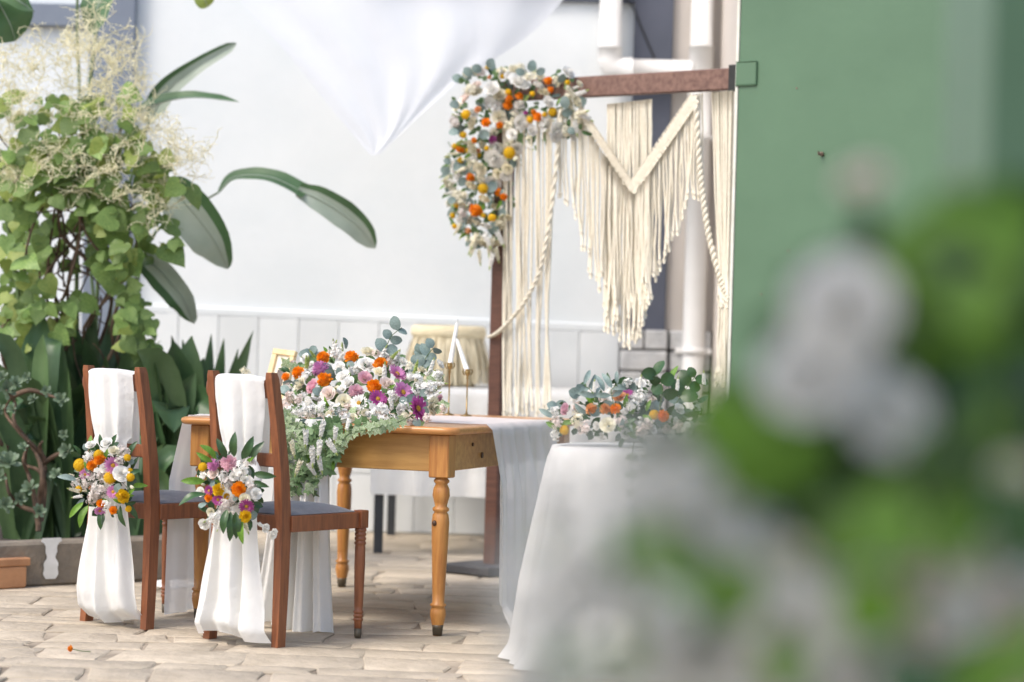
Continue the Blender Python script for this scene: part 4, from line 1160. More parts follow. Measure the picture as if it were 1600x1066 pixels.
arrange(b2, lambda x, y: chair_Y(chairs[0], x, y, .16) - .02 + ((x - 362) / 400) ** 2, LB2, [([(318, 722), (350, 710), (392, 722), (404, 775), (396, 812), (350, 822), (322, 806), (312, 760)], 1)], (360, 768), [('rose', 'white', 8), ('cluster', 'mauve', 10), ('spike', 'cream', 4.5), ('button', 'yellow', 7)], LV, 10, 30, 60, 5, green=DLEAF)
YB1, YB2 = 8.80, 8.36
for (px, py, dx, dz_, r_, cc_) in ((124, 768, -1, .05, 6, 'cream'), (122, 758, -1, .35, 5.5, 'white'), (128, 775, -1, -.2, 5.5, 'white')): flower(b1, 'spike', cc_, at(px, py, YB1 + .03), V((dx, -.2, dz_)), r_ / F * 8.9)
for (px, py, dx, dz_, r_, cc_) in ((382, 815, .05, -1, 6.5, 'cream'), (404, 818, .9, -.6, 6.5, 'white'), (336, 806, -1, -.5, 6.5, 'white'), (345, 812, -.3, -1, 6, 'white')): flower(b2, 'spike', cc_, at(px, py, YB2 + .03), V((dx, -.2, dz_)), r_ / F * 8.5)
for (px, py, dx, dz_, sz, m) in ((188, 790, .25, -1, 36, DLEAF), (196, 785, .7, -.8, 36, DLEAF), (205, 735, .5, 1, 28, DLEAF), (205, 760, 1, .1, 30, LLEAF), (200, 715, .5, 1, 28, DLEAF), (138, 790, -.4, -1, 34, LLEAF), (130, 785, -.7, -.8, 30, LLEAF), (160, 795, -.05, -1, 32, DLEAF),
                                 (160, 700, -.2, 1, 24, DLEAF), (120, 750, -1, .2, 34, EUC), (170, 700, .5, .9, 26, DLEAF)):
    leaf(b1, 'long', m, at(px, py, YB1 + .02), V((dx, -.25, dz_)), TOCAM + rv(.5), sz / F * 8.9)
for (px, py, dx, dz_, sz, m) in ((354, 716, -.5, 1, 34, DLEAF), (366, 714, 0, 1, 36, DLEAF), (378, 718, .5, 1, 38, DLEAF), (388, 722, .7, 1, 38, DLEAF), (384, 716, .25, 1, 36, DLEAF), (320, 752, -1, 0, 40, LLEAF), (322, 772, -1, -.35, 42, DLEAF), (338, 718, -.7, .7, 34, LLEAF), (332, 722, -.9, .5, 32, LLEAF),
                                 (360, 800, .05, -1, 48, DLEAF), (355, 796, -.15, -1, 40, DLEAF), (368, 800, .1, -1, 44, DLEAF), (396, 740, 1, -.1, 34, DLEAF), (394, 752, 1, -.3, 30, DLEAF), (378, 812, .05, -1, 34, LLEAF)):
    leaf(b2, 'long', m, at(px, py, YB2 + .02), V((dx, -.25, dz_)), TOCAM + rv(.5), sz / F * 8.5)
# little flowers beside the frame, behind the nearer chair
sp = thing('flower_sprig', 'small sprig of white florets behind the top of the nearer chair', 'flower', at(388, 590, 9.6))
for (px, py) in ((386, 583), (393, 590), (381, 579)): flower(sp, 'cluster', 'cream', at(px, py, 9.6), (0, -1, .4), 6 / F * 9.6)
mb = MB(); a_ = at(388, 592, 9.62); mb.tube([a_, V((a_.x + .02, a_.y + .10, TOPZ + .006))], .003, 5); mb.build('stem', STEM, sp)
# fallen marigold
q = gr(111, 1021); q.z = .016
fm_ = thing('fallen_marigold', 'single orange marigold lying on the paving before the chairs', 'flower', q)
flower(fm_, 'pompom', 'orange', q, (-1, -.5, .5), .015)
mb = MB(); mb.tube(spline([q, q + V((.03, -.004, -.006)), q + V((.065, .01, -.010))], 5), .0016, 5); mb.build('stem', STEM, fm_)

# ------------------------------------------------------------------ round side table with cloth and its centrepiece
SC = V((.455, 8.28, 0)); SZ = .752
st = thing('side_table', 'round table hidden under a floor length white cloth, behind blurred flowers', 'table', SC)
mb = MB(); mb.lathe([(.05, SZ - .028), (.295, SZ - .028), (.30, SZ - .02), (.30, SZ - .006), (.05, SZ - .006)], 40, 0, SC); mb.build('tabletop', TABLET, st)
mb = MB(); mb.lathe([(.17, 0), (.17, .02), (.03, .05), (.03, SZ - .03)], 20, 0, SC); mb.build('pedestal', TABLEL, st)
def scl(u, v):
    g_ = u * 2 * PI
    if v < .25: r = v / .25 * .304; z = SZ
    else:
        d = (v - .25) / .75; z = SZ - .004 - d * (SZ - .014)
        pl = math.sin(g_ * 11 + .6 * math.sin(g_ * 3)) * .6 + .4 * math.sin(g_ * 19 + 1)
        r = .307 + .008 * math.sin(min(1, d * 12) * PI / 2) + .105 * d ** .9 + pl * .030 * min(1, d * 1.6)
        if d > .93: r += .03 * (d - .93) / .07
    return SC + V((r * math.cos(g_), r * math.sin(g_), z))
mb = MB(); mb.grid(scl, 180, 44, wrap=True)
tag(mb.build('side_tablecloth', CLOTH), 'floor length white cloth on the round table at the middle, pleated', 'tablecloth')
ca = thing('table_centrepiece', 'low arrangement of white, peach and magenta flowers on the round white table', 'flower arrangement', SC + V((0, 0, SZ)))
def YC(px, py): return 8.14 + max(0, 660 - py) * .002 + abs(px - 980) * .0002
LST = [(885, 640, 'rose', 'pink', 9), (925, 640, 'pompom', 'peach', 10), (945, 640, 'pompom', 'peach', 10), (962, 640, 'pompom', 'orange', 10), (968, 622, 'rose', 'peach', 10), (980, 618, 'daisy', 'magenta', 11), (1035, 650, 'pompom', 'orange', 10), (1022, 648, 'button', 'yellow', 7), (882, 672, 'button', 'yellow', 7),
       (930, 615, 'cluster', 'white', 11), (985, 632, 'cluster', 'white', 14), (1000, 620, 'cluster', 'white', 12), (945, 622, 'cluster', 'blush', 10), (872, 660, 'cluster', 'blush', 12), (905, 655, 'cluster', 'cream', 13), (1000, 600, 'rose', 'white', 10), (915, 670, 'cluster', 'blush', 12), (950, 665, 'rose', 'cream', 12),
       (1060, 640, 'rose', 'white', 10), (1080, 620, 'cluster', 'white', 11)]
arrange(ca, YC, LST, [([(862, 640), (910, 612), (990, 596), (1080, 600), (1100, 680), (980, 686), (870, 684)], 1)], (980, 660), [('rose', 'white', 8), ('cluster', 'white', 10), ('cluster', 'blush', 10)], [('long', EUC, 30), ('long', DLEAF, 30), ('round', EUC, 20), ('long', LLEAF, 26)], 30, 60, 110, 7)
spray(ca, [(940, 640), (925, 612), (912, 602)], 8.1, 'long', EUC, .055, 2)
spray(ca, [(960, 635), (955, 612), (965, 600)], 8.15, 'long', EUC, .055, 2)
spray(ca, [(1030, 640), (1035, 605), (1025, 585)], 8.1, 'round', DLEAF, .05, 2)
spray(ca, [(1050, 640), (1070, 610), (1085, 590)], 8.2, 'round', DLEAF, .055, 2)
spray(ca, [(990, 690), (985, 730), (990, 775), (1000, 800)], 7.9, 'ivy', IVYG, .032, 2)
spray(ca, [(1010, 690), (1012, 740), (1005, 790)], 7.9, 'ivy', IVYG, .032, 2)
for (px, py, dx, dz_) in ((928, 612, -.1, 1), (1058, 610, .2, 1), (1100, 600, .1, 1), (1000, 605, -.2, 1)): flower(ca, 'spike', 'white', at(px, py, 8.1), V((dx, -.1, dz_)), 6.5 / F * 8.1)

# ------------------------------------------------------------------ planter, left
k0, k1 = V((-2.45, 9.86, 0)), gr(292, 905)
kd = (k1 - k0).normalized(); kn = V((-kd.y, kd.x, 0))
kl = (k1 - k0).length + .12
kc = k0 + kd * (kl / 2) + kn * .07
pk = thing('planter_kerb', 'low weathered concrete kerb around the planting bed on the left', 'kerb', k0)
mb = MB(); mb.box(kc + V((0, 0, .095)), (kl, .13, .19), math.atan2(kd.y, kd.x), bev=.012); mb.build('kerb_front', KERB, pk)
ke = k0 + kd * (kl - .06) + kn * .07
mb = MB(); mb.box(ke + kn * 1.52 + V((0, 0, .094)), (3.0, .13, .188), math.atan2(kn.y, kn.x), bev=.012); mb.build('kerb_return', KERB, pk)
q0, q1 = on_plane(80, 842, k0, kn), on_plane(80, 908, k0, kn)
mb = MB()
def drip(u, v):
    wdt = .030 * (1 + .22 * math.sin(v * 9 + 1) + .12 * math.sin(v * 23)) * (1.25 if v < .12 else 1)
    return (q0 + kd * ((u - .5) * 2 * wdt) - kn * .004 + V((0, 0, .004 - v * .175)))
mb.grid(drip, 4, 24); mb.build('white_paint_daub', PAINTW, pk)
bq = gr(14, 922)
mb = MB(); mb.box(V((bq.x - .05, bq.y + .05, .048)), (.20, .10, .09), math.atan2(kd.y, kd.x), bev=.006)
tag(mb.build('clay_brick', BRICK), 'thick orange clay brick lying on the paving against the kerb', 'brick')
mb = MB(); mb.box(V((bq.x - .045, bq.y + .055, .112)), (.22, .105, .034), math.atan2(kd.y, kd.x) + .03, bev=.005); tag(mb.build('clay_tile', BRICK), 'thin orange clay tile lying on top of the thick brick by the kerb', 'tile')
mb = MB()
def soil(u, v):
    p = k0 + kd * (u * kl - .5 + .4) + kn * (.10 + v * 3.6) + V((-.35 * v, 0, 0))
    return (p.x, p.y, .150 + .02 * math.sin(u * 17) * math.cos(v * 13) + .02 * math.sin(v * 31))
mb.grid(soil, 30, 30); struct(mb.build('soil_bed', SOIL))

# ---- bird of paradise with big paddle leaves
BB = V((-1.95, 11.75, .14))
bop = thing('bird_of_paradise_plant', 'tall plant with large paddle leaves arching before the white wall', 'plant', BB)
def paddle(pts, Y, wpx, nrm, fold=.25, m=BOP, m2=None, prof=None, edge=0):
    C = [at(x, y, Y + (dy if True else 0)) for x, y, dy in pts]
    mb = MB(); mb.blade(C, nrm, wpx / F * Y, fold, 0, 1, prof, 16, wave=.012, edge=edge)
    lf = mb.build('paddle_leaf', [m, m2 or m], bop)
    mb = MB(); CC = spline(C, 16); mb.tube([p + V(nrm).normalized() * .002 for p in CC], [lerp(.006, .0015, i / 16) for i in range(17)], 5); mb.build('midrib', BOPU, lf)
def petiole(pts, Y, r=.009):
    mb = MB(); C = spline([at(x, y, Y + d) for x, y, d in pts], 14); mb.tube(C, [lerp(r * 1.5, r * .7, i / 14) for i in range(15)], 7); mb.build('leaf_stalk', STEM, bop)
PAD = [(0, .1), (.08, .45), (.22, .85), (.45, 1), (.7, .92), (.88, .62), (.97, .25), (1, .03)]
paddle([(246, 285, .0), (290, 318, -.08), (332, 372, -.10), (356, 420, -.02)], 11.6, 78, (-.55, -1, .25), .35, BOPU, BOP, PAD)
petiole([(150, 800, .1), (170, 600, .1), (205, 420, .05), (246, 285, 0)], 11.6)
paddle([(216, 398, .0), (246, 420, -.08), (285, 465, -.10), (303, 506, -.02)], 11.5, 52, (-.45, -1, -.1), .35, BOPU, BOP, PAD, 3)
petiole([(140, 800, 0), (165, 600, .05), (190, 440, .05), (216, 398, 0)], 11.5)
paddle([(340, 302, 0), (368, 277, -.05), (425, 278, -.1), (478, 303, -.12)], 11.8, 34, (.1, -.75, .85), .3, BOP, BOP, [(0, .15), (.2, .7), (.5, .95), (1, 1)])
paddle([(466, 297, -.12), (510, 318, -.10), (558, 352, -.05), (586, 388, 0)], 11.8, 46, (-.45, -1, .35), .3, BOPU, BOP, [(0, .5), (.2, .85), (.5, 1), (.8, .8), (.95, .4), (1, .05)])
petiole([(170, 790, .1), (195, 560, .1), (230, 385, .1), (285, 335, .05), (341, 301, 0)], 11.8, .007)
paddle([(232, 192, 0), (262, 140, -.05), (310, 102, -.08), (369, 68, -.05)], 11.9, 40, (-.3, -1, -.35), .5, BOPU, BOP, [(0, .3), (.2, 1), (.4, .85), (.7, .6), (.93, .45), (1, .08)])
paddle([(190, 195, 0), (240, 165, -.08), (300, 153, -.12), (374, 160, -.1)], 11.75, 36, (.1, -.55, .85), .5, BOP, BOP, [(0, .3), (.3, 1), (.6, .75), (.9, .5), (1, .06)])
petiole([(160, 790, .1), (170, 520, .1), (195, 320, .1), (232, 192, 0)], 11.9); petiole([(150, 790, .1), (150, 500, .1), (165, 310, .1), (190, 195, 0)], 11.75)
paddle([(-60, -60, 0), (-20, -20, -.1), (12, 30, -.12), (24, 64, -.05)], 11.2, 90, (.4, -1, .3), .2, BOP, BOP, PAD)
paddle([(-30, 20, 0), (5, -8, -.1), (35, 6, -.12), (52, 18, -.05)], 11.1, 36, (.1, -1, .8), .2, STRAPL, LLEAF, PAD)
paddle([(176, -60, 0), (165, -20, -.05), (150, 20, -.08), (140, 52, 0)], 11.5, 58, (-.4, -1, .1), .3, BOP, BOP, PAD)
petiole([(130, 790, .1), (120, 400, .1), (150, 50, .05), (176, -60, 0)], 11.5); petiole([(60, 790, .1), (20, 400, .1), (-50, 60, .05), (-60, -60, 0)], 11.2)
paddle([(318, -50, 0), (316, -20, -.03), (320, 0, -.03), (325, 11, 0)], 11.6, 34, (0, -1, .2), .25, HEARTY, HEARTY, PAD)
petiole([(180, 790, .1), (140, 400, .3), (120, 0, .3), (150, -80, .2), (250, -110, .1), (318, -50, 0)], 11.6, .006)

# ---- heart leaved vine with cream plumes
VB = V((-2.15, 11.3, .14))
vn = thing('plumed_vine', 'tangled climbing vine with heart shaped leaves under a cloud of cream plumes', 'vine', VB)
for k in range(14):
    x0 = R(40, 170)
    pts = [at(R(60, 150), 800, 11.3)] + [at(x0 + R(-45, 45), yy, 11.25 + R(-.15, .2)) for yy in (640, 520, 440, 360, 280)] + [at(x0 + R(-90, 110), 200, 11.2 + R(-.2, .2))]
    mb = MB(); C = spline(pts, 26); mb.tube(C, [lerp(.011, .003, i / 26) for i in range(27)], 6); mb.build('vine_stem', BARK, vn)
for k in range(46):                                                 # fine tangled twigs
    x, y = R(85, 215), R(310, 480)
    pts = [at(x, y, 11.3 + R(-.1, .15))]
    dx, dy = R(-1, 1), R(-1, 1)
    for _ in range(5):
        dx += R(-.7, .7); dy += R(-.6, .6); x = min(212, max(20, x + dx * 16)); y += dy * 16
        pts.append(at(x, y, 11.3 + R(-.15, .15)))
    mb = MB(); mb.tube(spline(pts, 14), R(.0025, .005), 4); mb.build('twig', BARK, vn)
hl = [([(0, 250), (110, 215), (240, 235), (300, 300), (255, 350), (215, 360), (205, 430), (185, 455), (120, 330), (60, 330), (0, 330)], 130), ([(0, 330), (70, 330), (70, 440), (90, 500), (60, 560), (0, 560)], 44), ([(120, 330), (205, 360), (200, 440), (150, 430)], 18),
      ([(180, 430), (245, 480), (245, 560), (190, 560)], 28), ([(40, 470), (130, 470), (120, 540), (30, 540)], 24), ([(0, 160), (200, 150), (240, 240), (0, 260)], 54), ([(215, 360), (285, 365), (280, 400), (230, 400)], 6)]
for poly, n in hl:
    for (x, y) in poly_fill(poly, int(n * 1.35), 3, []):
        m = HEARTY if R(0, 1) < (.30 if y < 330 else .12) else HEART
        leaf(vn, 'heart', m, at(x, y - 10, 11.05 + R(-.15, .22)), V((R(-1, 1), R(-.8, .2), R(-1.2, .1))), V((R(-.6, .6), -1, R(-.2, .9))), random.choice((R(15, 28), R(24, 46))) / F * 11.1)
mb = MB()                                                           # shaded leaves deeper in the vine
for (x, y) in poly_fill([(0, 230), (230, 230), (250, 330), (215, 470), (150, 420), (60, 420), (60, 560), (0, 560)], 170, 3, []):
    p = at(x, y, 11.42 + R(-.1, .12)); d = V((R(-1, 1), R(-.4, .4), R(-1, .3))).normalized() * R(.05, .09)
    mb.blade([p, p + d * .5 + V((0, 0, .006)), p + d], TOCAM + rv(.7), R(.05, .08), .2, segs=5)
stuff(mb.build('inner_foliage', HEART, vn))
mb = MB()
def curl(p, d, L_, r):
    pts = [p]; q = V(p); dd = V(d).normalized(); ax = rv(1).normalized(); bend = R(.25, .75)
    for i in range(6):
        q = q + dd * (L_ / 6); pts.append(V(q)); dd = (Quaternion(ax, bend * R(.3, 1.1)) @ dd + V((0, 0, -.10))).normalized()
    mb.tube(pts, [r, r, r * .95, r * .9, r * .8, r * .7, r * .5], 3, 0, False)
    for q in pts[2:]:
        for _ in range(1):
            o = len(mb.v); c = q + rv(.006); a_, b_ = rv(.0036), rv(.0036)
            mb.v += [c - a_, c - b_, c + a_, c + b_]; mb.face([o, o + 1, o + 2, o + 3])
pl_poly = [(0, 95), (60, 70), (125, 50), (160, 40), (215, 105), (240, 150), (262, 195), (300, 230), (318, 258), (270, 300), (262, 350), (215, 350), (150, 300), (60, 310), (0, 300)]
for (x, y) in poly_fill(pl_poly, 215, 2.5, []):
    p = at(x, y, 11.05 + R(-.2, .3)); d = V((R(-.5, .6), R(-.3, .1), R(-.1, 1)))
    main = [p + V((0, -.05, 0)) + d * (.16 * i / 6) + V((0, 0, -.02 * (i / 6) ** 2)) for i in range(7)]
    mb.tube(main, .0016, 3, 0, False)
    for i in range(11): curl(random.choice(main), V((R(-1, 1), R(-.7, .3), R(-.3, 1))), R(.04, .10), R(.0009, .0020))
for (x, y, n) in ((285, 235, 16), (305, 245, 16), (262, 228, 14), (195, 90, 12), (140, 15, 10), (140, 60, 12), (210, 75, 8), (255, 320, 16), (232, 345, 16), (60, 90, 12), (20, 95, 10), (120, 300, 14), (20, 275, 14)):
    for i in range(n): curl(at(x + R(-14, 14), y + R(-14, 14), 11.0 + R(-.1, .15)), V((R(-.6, .6), -.3, R(-1, .8))), R(.05, .12), R(.0009, .0017))
stuff(mb.build('cream_plumes', PLUME, vn))

# ---- strap leaved clumps in the bed
def clump(px, py, Y, label, blades, mats, group='strap leaved plants in the bed', arch=True):
    b = at(px, py, Y); b.z = .15
    t = thing('strap_leaf_plant', label, 'plant', b, 0, group)
    for (bx, tx, ty, wpx, droop, mi) in blades:
        p0_ = at(bx, py, Y + R(-.1, .1)); p0_.z = .14
        p3 = at(tx, ty, Y + R(-.25, .25))
        if arch and R(0, 1) < .55:
            p3 = p3 + V((R(-.22, .22), R(-.2, .1), -R(.05, .28))); droop += R(.06, .2)
        mid = p0_.lerp(p3, .55) + V((0, 0, .10 + droop)); lo = p0_.lerp(p3, .25) + V((0, 0, .05 + droop * .4))
        mb = MB(); mb.blade([p0_, lo, mid, p3], V((R(-.7, .7), -1, R(-.1, .5))), 1.45 * wpx / F * Y, R(.2, .5), 0, None, [(0, .45), (.3, .8), (.55, 1), (.8, .75), (.95, .25), (1, .02)], 12, .01)
        mb.build('strap_leaf', mats[mi], t)
    return t
def rb(n, x0, x1, tx0, tx1, ty0, ty1, w0, w1, mi=(0, 0, 0, 1)): return [(R(x0, x1), R(tx0, tx1), R(ty0, ty1), R(w0, w1), R(-.05, .12), random.choice(mi)) for _ in range(n)]
MS = [STRAP, STRAPL]
clump(60, 800, 10.9, 'dark strap leaved clump at the far left, behind the succulent shrub', rb(24, 30, 110, -60, 130, 470, 640, 26, 46, (0, 0, 1)), MS)
clump(150, 800, 11.3, 'dark strap leaved clump right behind the farther chair', rb(26, 110, 190, 70, 260, 460, 620, 30, 52, (0, 0, 1)), MS)
clump(250, 790, 11.2, 'broad leaved dark green clump between the two chair backs', rb(30, 215, 290, 190, 330, 505, 680, 34, 58, (0, 0, 1)) + [(262, 285, 700, 46, 0, 1), (266, 290, 750, 30, -.05, 1)], MS)
clump(320, 780, 11.5, 'spiky clump with pointed blades rising above the nearer chair', [(312, 396, 516, 20, -.06, 1), (316, 350, 528, 22, -.03, 1), (306, 330, 522, 22, -.02, 0), (326, 372, 545, 20, -.03, 1), (308, 285, 530, 24, .0, 0), (310, 394, 520, 24, -.02, 1), (318, 388, 590, 22, .02, 0), (300, 372, 640, 24, .1, 0), (305, 268, 524, 22, .1, 0), (312, 330, 556, 24, 0, 1), (322, 380, 560, 20, 0, 0), (315, 300, 560, 24, .03, 0), (330, 400, 610, 18, .12, 0), (318, 350, 575, 22, .05, 0), (300, 250, 600, 26, .06, 0)], MS, arch=False)
clump(200, 815, 10.95, 'low dark clump with short blades behind the kerb and farther chair', rb(18, 150, 260, 120, 300, 640, 760, 22, 36), MS)
clump(20, 815, 10.75, 'low clump of pale green blades at the left edge behind the bricks', [(20, -20, 700, 26, .1, 1), (30, 28, 790, 22, .2, 1), (10, 60, 720, 24, .1, 0), (40, 90, 760, 20, .1, 0), (15, -40, 640, 26, .1, 0), (60, 110, 790, 18, .1, 0)], MS)
# ---- succulent shrub
jb = at(60, 830, 10.62); jb.z = .15
js = thing('succulent_shrub', 'bare twisted succulent shrub with small grey green leaf rosettes behind the kerb', 'shrub', jb)
for pts in ([(60, 830), (62, 770), (70, 720), (30, 675), (8, 645), (15, 625)], [(62, 790), (66, 740), (52, 700), (22, 660), (24, 630), (10, 610)], [(64, 815), (70, 760), (60, 735), (40, 725), (44, 690)], [(60, 820), (52, 770), (44, 740), (36, 720), (42, 700)], [(66, 725), (90, 710), (110, 705)],
            [(14, 622), (45, 610), (72, 617), (90, 622)], [(10, 700), (0, 690), (-12, 660)], [(60, 800), (30, 790), (14, 770), (8, 740)], [(70, 720), (62, 700), (66, 690)]):
    C = spline([at(x, y, 10.6 + R(-.08, .08)) for x, y in pts], 14)
    mb = MB(); mb.tube(C, [lerp(.013, .005, i / 14) for i in range(15)], 6); mb.build('branch', BARK, js)
ros = MB()
for k in range(12):
    g_ = k * 2.4; t_ = k / 12
    d = V((math.cos(g_) * (1 - t_ * .6), math.sin(g_) * (1 - t_ * .6), .2 + t_)).normalized()
    ros.blade([d * .1, d * .6, d * 1.0], V((0, 0, 1)) - d * .3, .45, .15, prof=[(0, .3), (.4, .9), (.75, 1), (.93, .6), (1, .15)], segs=5)
rosm = ros.mesh('leaf_rosette', JADE)
for (x, y, r_) in [(10, 610, 18), (24, 600, 14), (4, 590, 12), (95, 625, 14), (72, 612, 11), (106, 705, 16), (100, 680, 10), (14, 725, 22), (0, 745, 14), (48, 765, 17), (30, 780, 14), (8, 790, 16), (36, 700, 10), (20, 640, 11), (60, 800, 14), (88, 742, 12), (0, 640, 12), (42, 590, 10), (-4, 715, 14), (52, 625, 10)]:
    inst('leaf_rosette', rosm, js, M.Translation(at(x, y, 10.5) - jb) @ aim(V((R(-.6, .6), -1, R(.1, .9))), R(0, 6)) @ M.Scale(r_ / F * 10.5, 4))

# ------------------------------------------------------------------ foreground bouquet, close to the lens and far out of focus
FB = V((.25, 1.80, 0))
pd = thing('flower_pedestal', 'plinth close to the camera under the blurred bouquet', 'plinth', FB)
mb = MB(); mb.box(FB + V((0, 0, .36)), (.26, .26, .72), bev=.006); mb.build('shaft', CERAMIC, pd)
mb = MB(); mb.box(FB + V((0, 0, .73)), (.30, .30, .02), bev=.004); mb.build('plinth_top', CERAMIC, pd)
va = thing('flower_vase', 'white vase holding the blurred foreground bouquet', 'vase', FB + V((0, 0, .74)))
mb = MB(); mb.lathe([(.045, 0), (.06, .03), (.065, .08), (.05, .13), (.04, .15), (.046, .17), (.040, .168), (.034, .15)], 24, 0, FB + V((0, 0, .74)), False); mb.build('vase_body', CERAMIC, va)
fb = thing('blurred_bouquet', 'large out of focus bouquet of white flowers and bright green leaves in the foreground', 'bouquet', FB + V((0, 0, .90)))
FG = [(1030, 765, 1.0, 'ranun', 'white', 60), (950, 900, .97, 'ranun', 'white', 52), (1070, 985, .97, 'ranun', 'white', 62), (880, 975, .95, 'ranun', 'white', 46), (1180, 900, .99, 'ranun', 'white', 56), (1330, 950, .97, 'ranun', 'white', 60), (1440, 930, .98, 'rose', 'blush', 60), (1500, 890, .98, 'rose', 'blush', 55),
      (825, 1055, .93, 'ranun', 'white', 40), (1000, 845, .97, 'ranun', 'white', 50), (1120, 780, .99, 'ranun', 'white', 56), (895, 790, .95, 'ranun', 'white', 34), (1230, 880, .99, 'rose', 'cream', 50), (1480, 800, .99, 'rose', 'cream', 58), (960, 1050, .95, 'ranun', 'white', 50), (800, 960, .92, 'ranun', 'white', 26), (1300, 540, .98, 'ranun', 'white', 75),
      (1320, 480, .98, 'ranun', 'white', 85), (1262, 595, .97, 'ranun', 'white', 80), (1385, 650, 1.0, 'ranun', 'white', 75), (1350, 290, 1.05, 'rose', 'blush', 48), (1235, 985, .96, 'ranun', 'white', 90), (1400, 890, 1.0, 'rose', 'white', 62),
      (1555, 960, .98, 'rose', 'blush', 60), (1490, 815, 1.0, 'rose', 'cream', 62), (1050, 770, .98, 'cluster', 'white', 95), (930, 860, .94, 'cluster', 'white', 60), (1140, 840, 1.0, 'cluster', 'white', 80), (870, 1010, .92, 'cluster', 'white', 66), (980, 950, .96, 'cluster', 'white', 70),
      (1340, 1060, .98, 'ranun', 'white', 70), (1130, 1050, .97, 'ranun', 'white', 70), (1010, 690, .98, 'cluster', 'white', 55), (860, 770, .94, 'cluster', 'white', 36), (1320, 900, 1.02, 'cluster', 'white', 70), (1200, 860, 1.02, 'cluster', 'white', 60), (960, 780, .95, 'cluster', 'white', 48), (830, 920, .9, 'cluster', 'white', 40),
      (880, 690, .95, 'rose', 'white', 22), (900, 930, .92, 'rose', 'white', 40), (820, 1040, .9, 'rose', 'white', 36), (1080, 680, 1.0, 'cluster', 'mauve', 50), (780, 860, .9, 'rose', 'white', 20), (780, 1000, .9, 'rose', 'white', 24), (1060, 1010, .96, 'cluster', 'white', 60)]
for (px, py, Y, kd_, cc_, r_) in FG: Y += .68; r_ *= .82; flower(fb, kd_, cc_, at(px, py, Y), V(((px - 1300) / 900, -1, (800 - py) / 900 + .2)), r_ / F * Y)
LG = [(1420, 470, .4, 1, 190, LLEAF), (1460, 450, .8, .6, 190, LLEAF), (1500, 420, .5, 1, 170, LLEAF), (1560, 470, .6, .5, 190, DLEAF), (1160, 720, .9, .3, 150, LLEAF), (1250, 760, -.5, 1, 150, LLEAF), (1210, 760, -.2, .5, 150, LLEAF), (1180, 690, -.9, .3, 130, LLEAF), (1120, 680, .1, 1, 100, LLEAF),
      (1260, 790, .9, -.2, 170, DLEAF), (1300, 840, .9, .1, 160, DLEAF), (1310, 770, .2, -.9, 150, DLEAF), (1400, 800, -.6, -.4, 150, DLEAF), (1560, 540, .5, -.8, 200, DLEAF), (1510, 560, .1, -1, 190, DLEAF), (1540, 620, .1, -1, 190, DLEAF),
      (1600, 640, -.5, -1, 200, DLEAF), (1610, 480, -.8, .4, 200, DLEAF), (1470, 560, .3, .9, 190, LLEAF), (1110, 910, -.2, -.8, 130, DLEAF), (1080, 930, .3, -1, 90, DLEAF), (910, 1060, -.4, .6, 90, LLEAF), (1030, 850, -.9, -.1, 80, LLEAF), (1490, 680, .1, -1, 150, LLEAF),
      (1420, 1000, .4, -.7, 130, DLEAF), (1450, 1040, .6, .3, 140, DLEAF), (1590, 1040, -.6, -.3, 130, DLEAF), (1590, 740, -.5, .2, 150, LLEAF), (1520, 740, .2, .9, 130, LLEAF), (1590, 380, -.8, .5, 150, LLEAF), (1610, 860, -.4, .6, 130, DLEAF), (1570, 700, .2, .8, 150, DLEAF)]
for (px, py, dx, dz_, sz, m) in LG:
    leaf(fb, 'long' if m is not LLEAF else 'heart', m, at(px, py, 1.66 + R(-.05, .05)), V((dx, -.15, dz_)), TOCAM + rv(.3), sz * .95 / F * 1.66)
for (px, py) in ((1330, 470), (1395, 640), (1270, 590), (1350, 285), (1500, 440), (1450, 870), (1040, 760), (930, 860), (1560, 560), (1200, 740), (880, 1000), (1235, 960)):
    a_ = at(px, py, 1.76); mb = MB(); mb.tube(spline([a_, a_.lerp(FB + V((0, 0, .92)), .5) + V((0, 0, .03)), FB + V((R(-.02, .02), R(-.02, .02), .86))], 8), .0022, 5); mb.build('stem', STEM, fb)
BA = [(1120, 650), (1235, 600), (1260, 440), (1350, 400), (1440, 400), (1520, 350), (1640, 330), (1640, 1120), (1040, 1120), (1070, 900)]
BV = [(840, 740), (1000, 670), (1110, 690), (1070, 900), (1040, 1120), (800, 1120), (810, 900)]
mb = MB()                                                           # the bouquet's inner greenery
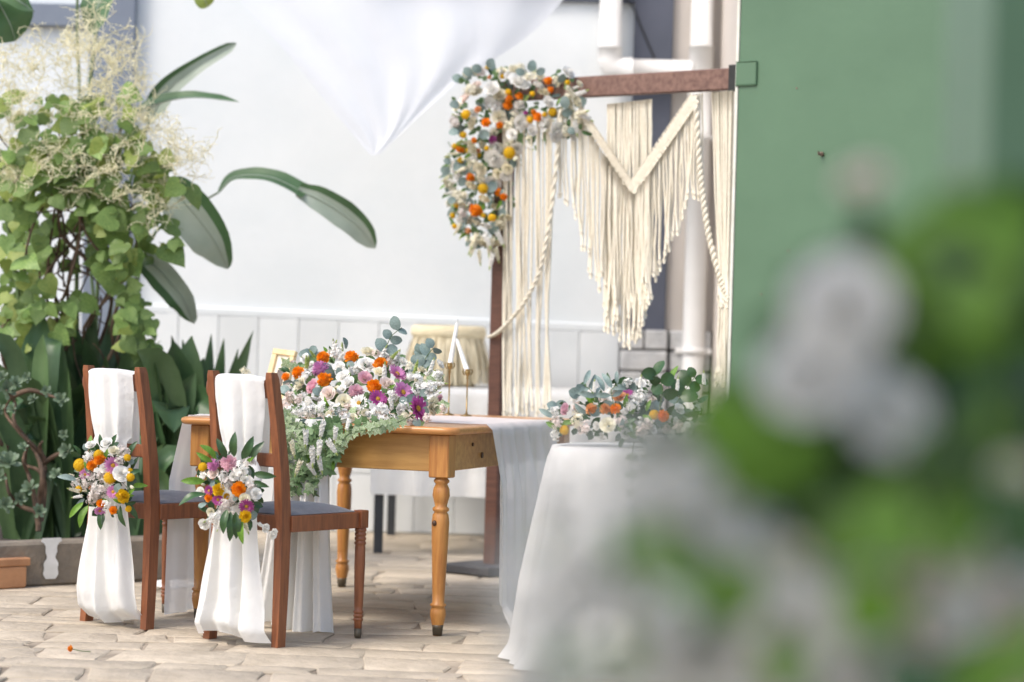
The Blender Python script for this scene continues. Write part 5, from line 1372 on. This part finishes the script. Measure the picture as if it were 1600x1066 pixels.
for (x, y) in poly_fill(BA, 300, 5, []):
    p = at(x, y, 1.86 + R(-.05, .05)); d = (rv(1) + V((0, -.2, .3))).normalized() * R(.03, .06)
    mb.blade([p, p + d * .5 + V((0, 0, .003)), p + d], TOCAM + rv(.7), R(.020, .036), .2, segs=5)
stuff(mb.build('filler_foliage', DLEAF, fb))
for (px, py) in poly_fill(BA, 64, 22, []):
    leaf(fb, 'heart' if R(0, 1) < .5 else 'long', random.choice([LLEAF, DLEAF, DLEAF]), at(px, py, 1.74 + R(-.05, .05)), V((R(-1, 1), -.2, R(-1, 1))), TOCAM + rv(.5), R(80, 140) / F * 1.74)
for (px, py) in poly_fill([(1060, 860), (1200, 830), (1420, 820), (1640, 720), (1640, 1120), (1040, 1120)], 24, 36, []):
    kd_, cc_ = random.choice([('ranun', 'white'), ('rose', 'white'), ('rose', 'cream'), ('rose', 'blush'), ('cluster', 'white')])
    flower(fb, kd_, cc_, at(px, py, 1.66 + R(-.05, .05)), V((R(-.5, .5), -1, R(-.1, .6))), R(26, 46) / F * 1.66)
for (px, py) in poly_fill(BV, 46, 22, []):
    kd_, cc_ = random.choice([('ranun', 'white'), ('rose', 'white'), ('cluster', 'white'), ('cluster', 'white'), ('spike', 'white')])
    flower(fb, kd_, cc_, at(px, py, 1.58 + R(-.08, .08)), V((R(-.6, .4), -1, R(-.1, .6))), R(16, 34) * (.4 if kd_ == 'spike' else 1) / F * 1.58)
for (px, py, sz) in ((1290, 850, 110), (1390, 980, 120), (1440, 1030, 130), (1520, 860, 110), (1590, 980, 130), (1480, 760, 120), (1560, 1040, 120), (1340, 800, 120), (1250, 1060, 90), (1620, 860, 130), (1010, 835, 70), (985, 850, 60), (1110, 915, 100), (1085, 950, 90), (1120, 950, 90), (905, 1035, 70), (885, 1050, 60), (1040, 700, 60), (950, 740, 45), (870, 860, 40), (1000, 1010, 60)):
    leaf(fb, 'heart', random.choice([LLEAF, DLEAF]), at(px, py, 1.56), V((R(-1, 1), -.2, R(-1, 1))), TOCAM + rv(.3), sz / F * 1.56)
